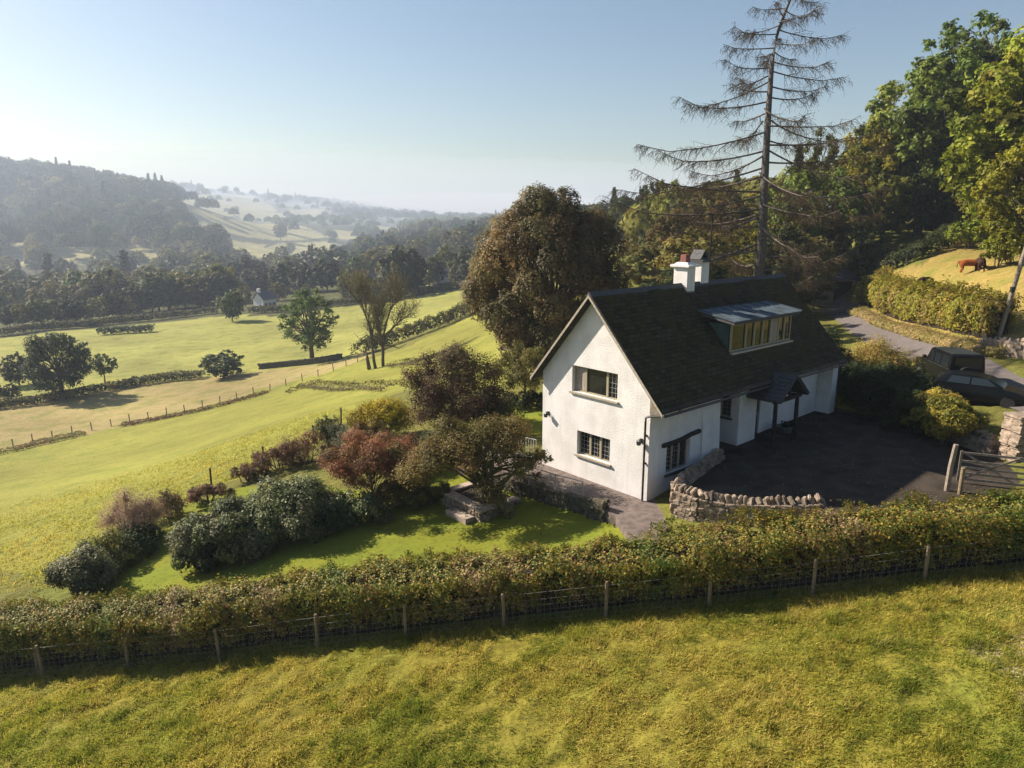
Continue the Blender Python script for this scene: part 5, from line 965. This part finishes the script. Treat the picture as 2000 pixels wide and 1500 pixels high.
RW = [  # u, top v, distance, kind, width scale, label
 (1213, 378, 170, 'dark', .9, 'blue grey rounded tree far behind the copper beech'), (1262, 352, 135, 'dark', .6, 'dark narrow tree right of the copper beech top'), (1300, 352, 120, 'olive', .8, 'olive tree behind the cottage left of the larch'), (1345, 380, 100, 'copper', 1.0, 'brown mottled tree behind the chimneys'),
 (1290, 430, 82, 'copper', .8, 'russet mixed tree above the golden bush'), (1400, 352, 105, 'olive', 1., 'olive brown tree left of the larch trunk'), (1440, 420, 75, 'copper', .8, 'brown tree just left of the larch trunk'), (1235, 440, 85, 'olive', .6, 'low tree in the gap beside the copper beech'),
 (1255, 470, 72, 'copper', 1.3, 'low russet tree directly above the golden bush'), (1320, 400, 78, 'copper', 1.1, 'tall russet tree above the chimneys'), (1370, 440, 64, 'olive', 1.2, 'dull green tree behind the second chimney'), (1420, 385, 84, 'copper', 1.1, 'brown tree touching the larch trunk on its left'), (1470, 430, 70, 'bright', 1.0, 'yellow green tree behind the larch trunk'), (1350, 500, 62, 'dark', 1.6, 'dark low thicket tree behind the chimneys'), (1440, 490, 60, 'olive', 1.5, 'low thicket tree left of the larch trunk'), (1510, 350, 90, 'olive', 1.0, 'olive tree right behind the larch trunk'), (1275, 380, 125, 'green', .9, 'green tree in the gap right of the copper beech'), (1620, 330, 88, 'green', 1.0, 'green tree between the thin open tree and the orange tree'), (1570, 450, 62, 'copper', 1.3, 'rusty low tree behind the far roof end'), (1725, 340, 70, 'green', 1.0, 'green tree under the orange tree'), (1795, 130, 88, 'green', 1.1, 'green tree left of the tallest tree'), (1950, 100, 80, 'green', 1.2, 'green tree behind the bright corner trees'), (1900, 200, 80, 'olive', 1.2, 'olive tree below the open crowned trees'), (1830, 410, 72, 'dark', 1.2, 'dark low tree at the middle of the hillside fence'),
 (1555, 330, 84, 'green', 1.0, 'green tree directly right of the larch trunk'), (1600, 262, 95, 'tall', .8, 'thin open tree right of the larch trunk'), (1530, 430, 66, 'dark', .8, 'dark tree behind the ridge end'), (1610, 400, 70, 'copper', .9, 'brown tree beyond the road bend'), (1650, 300, 82, 'olive', 1., 'olive tree behind the orange tree'),
 (1695, 240, 74, 'autumn', .95, 'orange and gold tree above the roadside hedge'), (1690, 420, 66, 'dark', .8, 'dark low tree at the far end of the roadside hedge'), (1755, 170, 82, 'olive', 1., 'tall olive tree behind the orange tree'), (1790, 330, 70, 'dark', 1., 'dark shaded tree at the top of the hillside field'), (1835, 70, 86, 'tall', 1., 'tallest open crowned tree against the sky'),
 (1880, 80, 92, 'tall', .9, 'open crowned tree beside the tallest tree'), (1840, 250, 70, 'green', 1., 'green tree below the tallest tree'), (1935, 110, 70, 'dark', 1., 'dark tree at the upper right'), (1985, 80, 66, 'bright', 1.1, 'bright yellow green tree at the upper right corner'), (2060, 40, 66, 'bright', 1.2, 'bright tree leaning in from the right edge'),
 (1930, 250, 62, 'bright', .9, 'bright green tree in front of the wood'), (2010, 250, 58, 'bright', 1.1, 'bright green tree at the right edge above the cows'), (1755, 420, 73, 'dark', .8, 'dark tree at the hillside field corner'), (1870, 330, 76, 'dark', .9, 'dark tree in the shade under the bright trees'), (2120, 150, 75, 'green', 1.2, 'green tree outside the right edge')]
for u, tv, D, k, sx, lab in RW:
    if 1380 < u < 1970 and D < 84: D = D * 1.22 if u > 1560 else D * 1.12
    b = gd(u, D); h = float(PD(u, tv, D)[2]) - b.z; s = h / (22. if k == 'tall' else 16.) * 1.1; place_tree(woodp[k], 'woodland_tree', b - Vector((0, 0, .3)), s=s, sx=max(sx * (1 if s > .7 else 1.25), .4), rz=rng.uniform(0, 6.28), label=lab, group='trees in the wood on the right')
# low overhanging boughs of a bright tree beside the hillside
bush('hazel_bush', 1900, 490, 5.0, 3.6, 'bright', 'bright sprawling hazel bough beside the hillside fence', D=72, n=16, per=300, size=.14)
bush('hazel_bush', 1985, 520, 5.5, 4.5, 'bright', 'bright leafy hazel above the leaning pole', D=60, n=18, per=300, size=.12, rb=(.2, .35))
bush('hazel_bush', 1962, 548, 3.5, 2.2, 'bright', 'low yellow green sapling right of the cows', D=60, n=12, per=220, size=.1, rb=(.2, .35), inner=.7)
# hillside fence and dark ditch hedge
hf = np.array([tuple(G(u, v)) for u, v in ((1695, 548), (1745, 530), (1800, 509), (1850, 488), (1905, 464))])
hedge('bank_hedge', hf, .9, 2.2, 1.7, 500, .13, PAL['dark'], 'dark shaded hedge along the top of the hillside field', seed=19, mt='leaf', stems=False)
fe2 = empty('hill_fence', (0, 0, 0), 0, 'grey post and wire fence along the top of the hillside field', 'fence')
hp, _ = resample(hf, 2.6)
for p in hp:
    mb = MB(); mb.tube([(0, 0, -.2), (random.uniform(-.12, .12), 0, 1.35)], .06, 6); o = mb.build('post', M['oldwood'], fe2); o.location = tz(p)
mb = MB(); [mb.tube([tz((p[0], p[1] - .05), z) for p in hp], .008, 3, cap=False) for z in (.5, .9, 1.2)]; mb.build('wires', M['wire'], fe2)
# barn beyond the road bend
bb = gd(1640, 80); bn = empty('barn', bb, R(12), 'low dark stone barn with pale roof edge beyond the road bend', 'barn')
mb = MB(); mb.bx(-3.2, 3.0, 0, 4, -.5, 2.6); mb.prism([(-3.2, 0, 2.6), (-3.2, 4, 2.6), (-3.2, 2, 4.2)], (6.2, 0, 0)); mb.build('wall', M['farstone'], bn); mb = MB(); mb.prism([(-3.5, -.3, 2.5), (-3.5, 2, 4.35), (-3.5, 2, 4.45), (-3.5, -.35, 2.62)], (6.8, 0, 0)); mb.prism([(-3.5, 4.3, 2.5), (-3.5, 2, 4.35), (-3.5, 2, 4.45), (-3.5, 4.35, 2.62)], (6.8, 0, 0)); mb.build('roof', M['farroof'], bn); mb = MB(); mb.bx(.2, 2.4, -.06, -.01, 0, 2.3); mb.build('door', M['darkwood'], bn)
gt = gd(1636, 74); g2 = empty('field_gate', gt, .1, 'distant grey field gate in front of the barn', 'gate'); mb = MB()
for z in (.3, .55, .8, 1.15): mb.bx(-1.7, 1.7, -.02, .02, z - .04, z + .04)
mb.build('bars', M['oldwood'], g2); mb = MB(); mb.bx(-1.8, -1.66, -.07, .07, -.2, 1.35); mb.build('post', M['oldwood'], g2); mb = MB(); mb.bx(1.66, 1.8, -.07, .07, -.2, 1.35); mb.build('post', M['oldwood'], g2)
# ------------------------------------------------------------------ field boundaries
def line(pts, n=None): return np.array([tuple(G(u, v)) for u, v in pts])
l1 = line([(-60, 892), (0, 882), (80, 862), (160, 845), (240, 828), (330, 812), (420, 793), (520, 765), (600, 742), (660, 722), (700, 706)])
fe3 = empty('pasture_fence', (0, 0, 0), 0, 'long post and wire fence crossing the slope between the two lower fields', 'fence'); fp, _ = resample(l1, 2.5)
for i, p in enumerate(fp[:100]):
    mb = MB(); mb.tube([(0, 0, -.2), (random.uniform(-.1, .1), 0, 1.25 + random.uniform(-.15, .15))], .075, 5); o = mb.build('post', M['oldwood'], fe3); o.location = tz(p)
mb = MB(); [mb.tube([tz(p, z) for p in fp], .01, 3, cap=False) for z in (.5, .95)]; mb.build('wires', M['wire'], fe3)
hedge('rough_bank', l1[:4], -1.5, 2.6, .45, 420, .08, PAL['bracken'] + PAL['olive'], 'rough grass and rushes along the foot of the pasture fence at the left', seed=31, mt='leaf', stems=False, cat='rushes')['kind'] = 'stuff'
hedge('rough_bank', l1[4:8], -1.5, 2.4, .36, 380, .08, PAL['bracken'] + PAL['rush'], 'rough brown tussocks along the middle of the pasture fence', seed=32, mt='leaf', stems=False, cat='rushes')['kind'] = 'stuff'
l2 = line([(-40, 800), (0, 796), (60, 790), (115, 782), (200, 765), (280, 750), (340, 742), (400, 738)])
hedge('ditch_hedge', l2, 0, 2.8, 1.4, 520, .12, PAL['dark'] + PAL['olive'], 'low dark hedge along the ditch beside the big round tree', seed=33, mt='leaf', stems=False)
l3 = line([(700, 697), (740, 683), (790, 665), (840, 648), (890, 627), (930, 605)])
hedge('field_hedge', l3, 0, 3.4, 2.6, 620, .13, PAL['dark'] + PAL['olive'], 'scrubby dark hedge rising to the copper beech behind the bare tree', seed=34, mt='leaf', stems=False, lumps=.35)
l3b = line([(640, 706), (670, 697), (705, 690)]); stone_wall('field_wall', [tz(p, -.1) for p in resample(line([(508, 721), (560, 716), (610, 711), (660, 703), (720, 688)]), 6)[0]], 1.0, .5, 'dark field wall crossing behind the loose open tree', size=(.6, .3), coping=False, m='darkstone')
l4 = line([(-60, 662), (0, 657), (80, 645), (160, 640), (230, 632), (300, 626), (360, 619), (425, 612)])
hedge('field_hedge', l4, 0, 3, 2.2, 240, .2, PAL['dark'] + PAL['pale'], 'long low hedge at the far edge of the pale field on the left', seed=35, mt='leaf', stems=False)
l5 = line([(192, 654), (240, 651), (300, 648)]); hedge('field_hedge', l5, 0, 2.8, 1.9, 260, .2, PAL['dark'], 'short isolated hedge in the pale field', seed=36, mt='leaf', stems=False)
l6 = line([(490, 612), (560, 610), (640, 600), (720, 590), (800, 578), (870, 566), (940, 556)])
hedge('field_hedge', l6, 0, 3, 2.2, 260, .2, PAL['olive'] + PAL['dark'], 'hedge along the top of the bright field below the white bungalow', seed=37, mt='leaf', stems=False)
gb_ = line([(330, 1003), (345, 985), (430, 948), (505, 915), (540, 898), (612, 868), (660, 835), (700, 805)]); fe4 = empty('garden_fence', (0, 0, 0), 0, 'dark posts and wire between the garden shrubs and the big pasture', 'fence'); fp, _ = resample(gb_, 3.4)
for p in fp:
    mb = MB(); mb.tube([(0, 0, -.2), (random.uniform(-.05, .05), 0, 1.15)], .05, 7); o = mb.build('post', M['darkwood'], fe4); o.location = tz(p)
mb = MB(); [mb.tube([tz(p, z) for p in fp], .006, 3, cap=False) for z in (.6, 1.1)]; mb.build('wires', M['wire'], fe4)
for pts, lab, sd in ((((598, 752), (640, 756), (680, 760), (720, 757), (770, 760)), 'brown strip of rushes crossing the pasture above the yellow shrub', 51), (((770, 713), (800, 711), (835, 706)), 'short rush patch to the right of the bare tree', 52), (((560, 768), (590, 760), (610, 752)), 'rough grass where the pasture fence turns uphill', 53)):
    o = hedge('rushes', line(pts), 0, 2.8, .5, 190, .085, PAL['rush'] + PAL['olive'], lab, seed=sd, mt='leaf', stems=False, cat='rushes', lumps=.4); o['kind'] = 'stuff'
# ------------------------------------------------------------------ valley trees
farp = [tree_proto('valley%d' % i, 10, rx, rx * .95, pl, nb, per, sz, .14, r0=.22, zlow=.04, rb=(.22, .36), frac=.3, nr=.45) for i, (rx, pl, nb, per, sz) in enumerate(((4.6, 'dark', 34, 220, .3), (4.2, 'green', 34, 220, .3), (4.8, 'olive', 34, 220, .3), (3.6, 'pale', 30, 200, .28), (5.2, 'dark', 38, 220, .32), (3.8, 'olive', 30, 200, .3)))]
conp = tree_proto('conifer', 14, 2.4, 2.4, 'dark', 34, 110, .34, .1, r0=.2, zlow=.02, rb=(.3, .45), shape=lambda z: max(.12, .95 - .85 * (z + .5)), frac=.1)
VT = [(20, 640, 45, 0, 1), (48, 640, 52, 5, 1), (80, 637, 58, 1, 1), (112, 634, 50, 2, 1), (142, 634, 56, 4, 1), (172, 631, 40, 3, .7), (196, 628, 52, 5, 1), (222, 624, 56, 0, 1.1), (246, 622, 44, 2, 1), (268, 612, 60, 4, 1.1), (298, 608, 64, 0, 1.1), (330, 605, 66, 2, 1.1), (362, 602, 66, 5, 1.1), (395, 600, 66, 2, 1.2), (428, 596, 62, 0, 1.2), (454, 628, 66, 1, .9),
 (480, 600, 45, 5, .8), (545, 588, 38, 2, 1.1), (505, 572, 55, 4, 1.2), (560, 572, 62, 0, 1.2), (600, 572, 60, 4, 1.2), (640, 570, 66, 0, 1), (530, 540, 50, 3, 1.1), (575, 545, 52, 1, 1.1), (618, 540, 62, 0, 1), (655, 545, 66, 4, 1), (680, 590, 62, 3, 1), (712, 592, 60, 1, 1), (700, 555, 60, 1, 1), (740, 590, 50, 5, 1), (785, 580, 100, 0, 1.05), (760, 575, 75, 5, .9), (808, 570, 62, 4, .9), (830, 562, 30, 2, 1), (850, 556, 62, 1, .8), (892, 558, 54, 3, 1.05), (915, 556, 76, 0, .9), (938, 552, 40, 5, .9), (955, 535, 36, 1, .9), (870, 545, 72, 3, .8),
 (470, 548, 45, 4, 1.2), (440, 545, 50, 0, 1.1), (405, 540, 55, 5, 1.2), (370, 535, 45, 2, 1.1), (330, 540, 50, 3, 1), (290, 538, 45, 2, 1.1), (250, 540, 48, 3, 1), (210, 545, 60, 0, 1.2), (170, 540, 50, 3, 1.1), (60, 515, 60, 4, 1.5), (20, 500, 60, 0, 1.4), (0, 540, 50, 5, 1.3), (110, 560, 55, 4, 1.4), (600, 590, 40, 3, .7)]
VK = {}
ORD = ['leftmost', 'second from the left', 'third from the left', 'fourth from the left', 'fifth from the left', 'sixth from the left', 'seventh from the left']
for k_ in range(6):
    for r_ in (range(0, 15), range(15, 40), range(40, len(VT))):
        ii = sorted([i for i in r_ if VT[i][3] == k_], key=lambda i: VT[i][0])
        for n_, i in enumerate(ii): VK[i] = (ORD[min(n_, 6)], len(ii))
for i, (u, v, hp_, k, sx) in enumerate(VT):
    b = G(u, v)
    if i > 39 and any(poly_mask(np.array([u] * 3), np.array([v, v - hp_ * .5, v - hp_ * .9]), p_).any() for p_ in FFI): continue
    D = b.y * cP - (b.z - CH) * sP; s = hp_ / F * D / 10
    row = 'trees edging the pale field' if i < 15 else ('trees just beyond the pale field' if i < 40 else 'trees across the valley')
    lab = {3: 'pale', 5: 'narrow olive', 2: 'olive', 1: 'mid green', 0: 'dark green', 4: 'broad dark green'}[k]
    special = {15: 'lone rounded tree standing out in the pale field', 17: 'yellowish domed tree beside the white gabled house', 30: 'largest dark domed tree behind the bare tree', 35: 'pale willow-like tree right of the white bungalow', 36: 'dark tall tree right of the pale willow-like tree'}.get(i)
    place_tree(farp[k], 'valley_tree', b - Vector((0, 0, .2)), s=s, sx=sx, rz=rng.uniform(0, 6.28), label=special or '%s of the %s %s' % (VK[i][0], lab, row), group=row)
# scattered trees further up the valley
cnt = 0; tries = 0; VS = []
def hides_field(b, h):
    """true when a tree of height h at b would stand between the viewer's hillside and an open field"""
    D = b[1] * cP - (b[2] - CH) * sP; u = 1000 + F * b[0] / D; v0 = 750 - F * (b[1] * sP + (b[2] - CH) * cP) / D
    q_ = np.array([v0, v0 - F * h * .5 / D, v0 - F * h * .95 / D]); uu = np.full(3, u)
    return any(poly_mask(uu, q_, p).any() for p in FFI)
infield = lambda x, y: any(poly_mask(np.array([x]), np.array([y]), p)[0] for p in farfields)
rr_ = np.random.default_rng(77)
while cnt < 200 and tries < 4000:
    tries += 1; u = rr_.uniform(-60, 1010); D = 265 * (760 / 265) ** rr_.random(); b = gd(u, D)
    if (infield(b.x, b.y) or hides_field(b, 13)) and rr_.random() > .14: continue
    if D < 330 and u > 430: continue
    pj = 750 - F * ((b.y) * sP + (b.z - CH) * cP) / (b.y * cP - (b.z - CH) * sP)
    if pj < 425: continue
    cnt += 1; k = rr_.integers(0, 6); s = rr_.uniform(1.0, 1.75)
    pr_ = farp[k] if rr_.random() > .06 else conp
    cn = 'dark green mid-green olive pale dark bronze'.split(); cn = ['dark green', 'mid green', 'olive', 'pale', 'broad dark', 'narrow olive'][k] if pr_ is not conp else 'pointed dark'; wh = 'at the foot of the steep wooded hill' if u < 330 else ('between the wooded hill and the pale sloping fields' if u < 560 else ('right of the pale sloping fields' if u < 800 else 'below the right end of the far ridge'))
    e = empty('valley_tree', b - Vector((0, 0, .3)), rr_.uniform(0, 6.28), '%s hazy tree %s' % (cn, wh), 'tree', '%s trees %s' % (cn, wh)); e.scale = (s * 1.15, s * 1.15, s); link('trunk', pr_[1], e); link('crown', pr_[0], e)
# far woods as one mass
def far_wood(name, regions, label):
    Vs, Cs = [], []; rr2 = np.random.default_rng(88)
    for (u0, u1, D0, D1, n, hgt, vmin, pl) in regions:
        for _ in range(n):
            u = rr2.uniform(u0, u1); D = D0 + (D1 - D0) * rr2.random(); b = gd(u, D)
            if (infield(b.x, b.y) or hides_field(b, hgt)) and rr2.random() > .08: continue
            h = hgt * rr2.uniform(.7, 1.25); r_ = h * .42; con = rr2.random() < .05; k = 260; d = unit(k); d[:, 2] = np.abs(d[:, 2]) * 1.0 - .15
            if con: zz_ = rr2.random(k); rr3 = (1 - zz_) * h * .2; aa = rr2.uniform(0, 6.28, k); C = np.stack([np.cos(aa) * rr3, np.sin(aa) * rr3, zz_ * h * 1.25], 1); 
            else: C = d * np.array([r_, r_, h * .5]) * (.75 + .3 * rr2.random((k, 1))) + np.array([0, 0, h * .5])
            C = C + np.array(b); N_ = d + unit(k) * .35; N_ /= np.linalg.norm(N_, axis=1)[:, None]; col = np.array(PAL[pl][rr2.integers(len(PAL[pl]))]) * (1 + rr2.normal(0, .28)) * (1 + rr2.normal(0, .15, (k, 1)))
            v_, c_ = leaf_arrays(C, N_, rr2.uniform(.5, .9, k) * h * .085, np.clip(col, .005, 1), .8); Vs.append(v_); Cs.append(c_)
    V = np.vstack(Vs); o = link(name, np_mesh(name, V, quads(len(V) // 4), M['leaf_far'], np.vstack(Cs))); tag(o, label, 'woodland', None, 'stuff')
far_wood('hillside_woodland', [(-1100, -260, 470, 820, 700, 19, 0, 'dark'), (-1100, -120, 330, 480, 260, 14, 0, 'dark'), (-260, 420, 470, 820, 1150, 19, 0, 'dark'), (-260, 420, 470, 820, 350, 17, 0, 'olive'), (-260, 330, 400, 520, 160, 15, 0, 'olive')], 'dense hazy woodland covering the steep hill on the left')
far_wood('distant_woodland', [(250, 1300, 1000, 1900, 1700, 14, 0, 'dark'), (420, 1050, 700, 1000, 420, 12, 0, 'green'), (640, 1010, 420, 700, 420, 11, 0, 'dark'), (1000, 1300, 250, 700, 260, 12, 0, 'dark')], 'far blue woods along the valley and distant ridges')
far_wood('right_woodland', [(1250, 1700, 120, 220, 130, 10, 0, 'olive'), (1680, 2300, 100, 200, 140, 11, 0, 'green')], 'unbroken wood rising behind the trees on the right')
# ------------------------------------------------------------------ far houses
def far_house(u, v, D, w_, d_, h, rz, label, name='farmhouse', wm='farwhite', ch=True):
    b = gd(u, D) if D else G(u, v); e = empty(name, b, rz, label, 'house'); mb = MB(); mb.bx(-w_ / 2, w_ / 2, 0, d_, -1, h); mb.prism([(-w_ / 2, 0, h), (-w_ / 2, d_, h), (-w_ / 2, d_ / 2, h + d_ * .45)], (w_, 0, 0)); mb.build('wall', M[wm], e)
    mb = MB(); [mb.prism([(-w_ / 2 - .3, y, h - .15), (-w_ / 2 - .3, d_ / 2, h + d_ * .45 + .1), (-w_ / 2 - .3, d_ / 2, h + d_ * .45 + .3), (-w_ / 2 - .3, y, h + .05)], (w_ + .6, 0, 0)) for y in (-.4, d_ + .4)]; r_ = mb.build('roof', M['farroof'], e)
    if ch: mb = MB(); mb.bx(-w_ / 2 + .1, -w_ / 2 + 1.0, d_ / 2 - .5, d_ / 2 + .5, h, h + d_ * .45 + 1.4); mb.build('chimney', M[wm], r_)
    for x in (-w_ * .3, 0, w_ * .3): mb = MB(); mb.bx(x - .5, x + .5, -.06, -.01, 1.0, 2.2); mb.build('window', M['glass'], e)
    return e
far_house(515, 598, 244, 6, 5, 3.6, R(60), 'white gabled house with dark roof among trees beyond the pale field')
far_house(862, 563, 252, 9, 5, 2.4, R(8), 'low white bungalow beyond the bright field hedge', ch=False)
far_house(733, 585, 262, 6, 5, 4.5, R(70), 'sunlit white gable end glimpsed behind the bare tree', wm='farstone')
far_house(798, 457, 900, 12, 8, 5, R(20), 'tiny pale farmhouse on the hazy far hillside')
# ------------------------------------------------------------------ haze
mm = bpy.data.meshes.new('mist'); bm = bmesh.new(); bmesh.ops.create_icosphere(bm, subdivisions=4, radius=1); bm.to_mesh(mm); bm.free(); mi = link('mist_bank', mm); mp_ = gd(905, 1500); mi.location = (mp_.x, mp_.y, mp_.z + 14); mi.scale = (420, 320, 44)
mt_ = bpy.data.materials.new('mist'); mt_.use_nodes = True; n = mt_.node_tree.nodes; n.remove(n['Principled BSDF']); pv = n.new('ShaderNodeVolumePrincipled'); pv.inputs['Color'].default_value = (.97, .97, 1, 1); pv.inputs['Density'].default_value = .0016; mt_.node_tree.links.new(pv.outputs[0], n['Material Output'].inputs['Volume']); mm.materials.append(mt_); tag(mi, 'pale bank of mist lying in the distant valley', 'mist', None, 'stuff')
mm2 = mm.copy(); mv = link('valley_mist', mm2); q_ = gd(560, 1250); mv.location = (q_.x, q_.y, -15); mv.scale = (1300, 1000, 112); mt2 = mt_.copy(); mt2.name = 'valley mist'; mm2.materials[0] = mt2; v_ = [x for x in mt2.node_tree.nodes if x.type == 'PRINCIPLED_VOLUME'][0]; v_.inputs['Density'].default_value = .00062; v_.inputs['Color'].default_value = (.70, .82, 1, 1); tag(mv, 'thin blue morning mist hanging over the whole far valley', 'mist', None, 'stuff')
mb = MB(); mb.bx(-1700, 1700, -60, 2500, -60, 100); hz = mb.build('haze', None); hm = bpy.data.materials.new('haze'); hm.use_nodes = True; n = hm.node_tree.nodes; n.remove(n['Principled BSDF'])
pv = n.new('ShaderNodeVolumePrincipled'); pv.inputs['Color'].default_value = (.68, .81, 1.0, 1); pv.inputs['Density'].default_value = .00028; pv.inputs['Anisotropy'].default_value = .2; hm.node_tree.links.new(pv.outputs[0], n['Material Output'].inputs['Volume']); hz.data.materials.append(hm); tag(hz, 'thin morning haze filling the valley', 'haze', None, 'stuff')
print('objects', len(bpy.data.objects), 'faces', sum(len(m.polygons) for m in bpy.data.meshes))
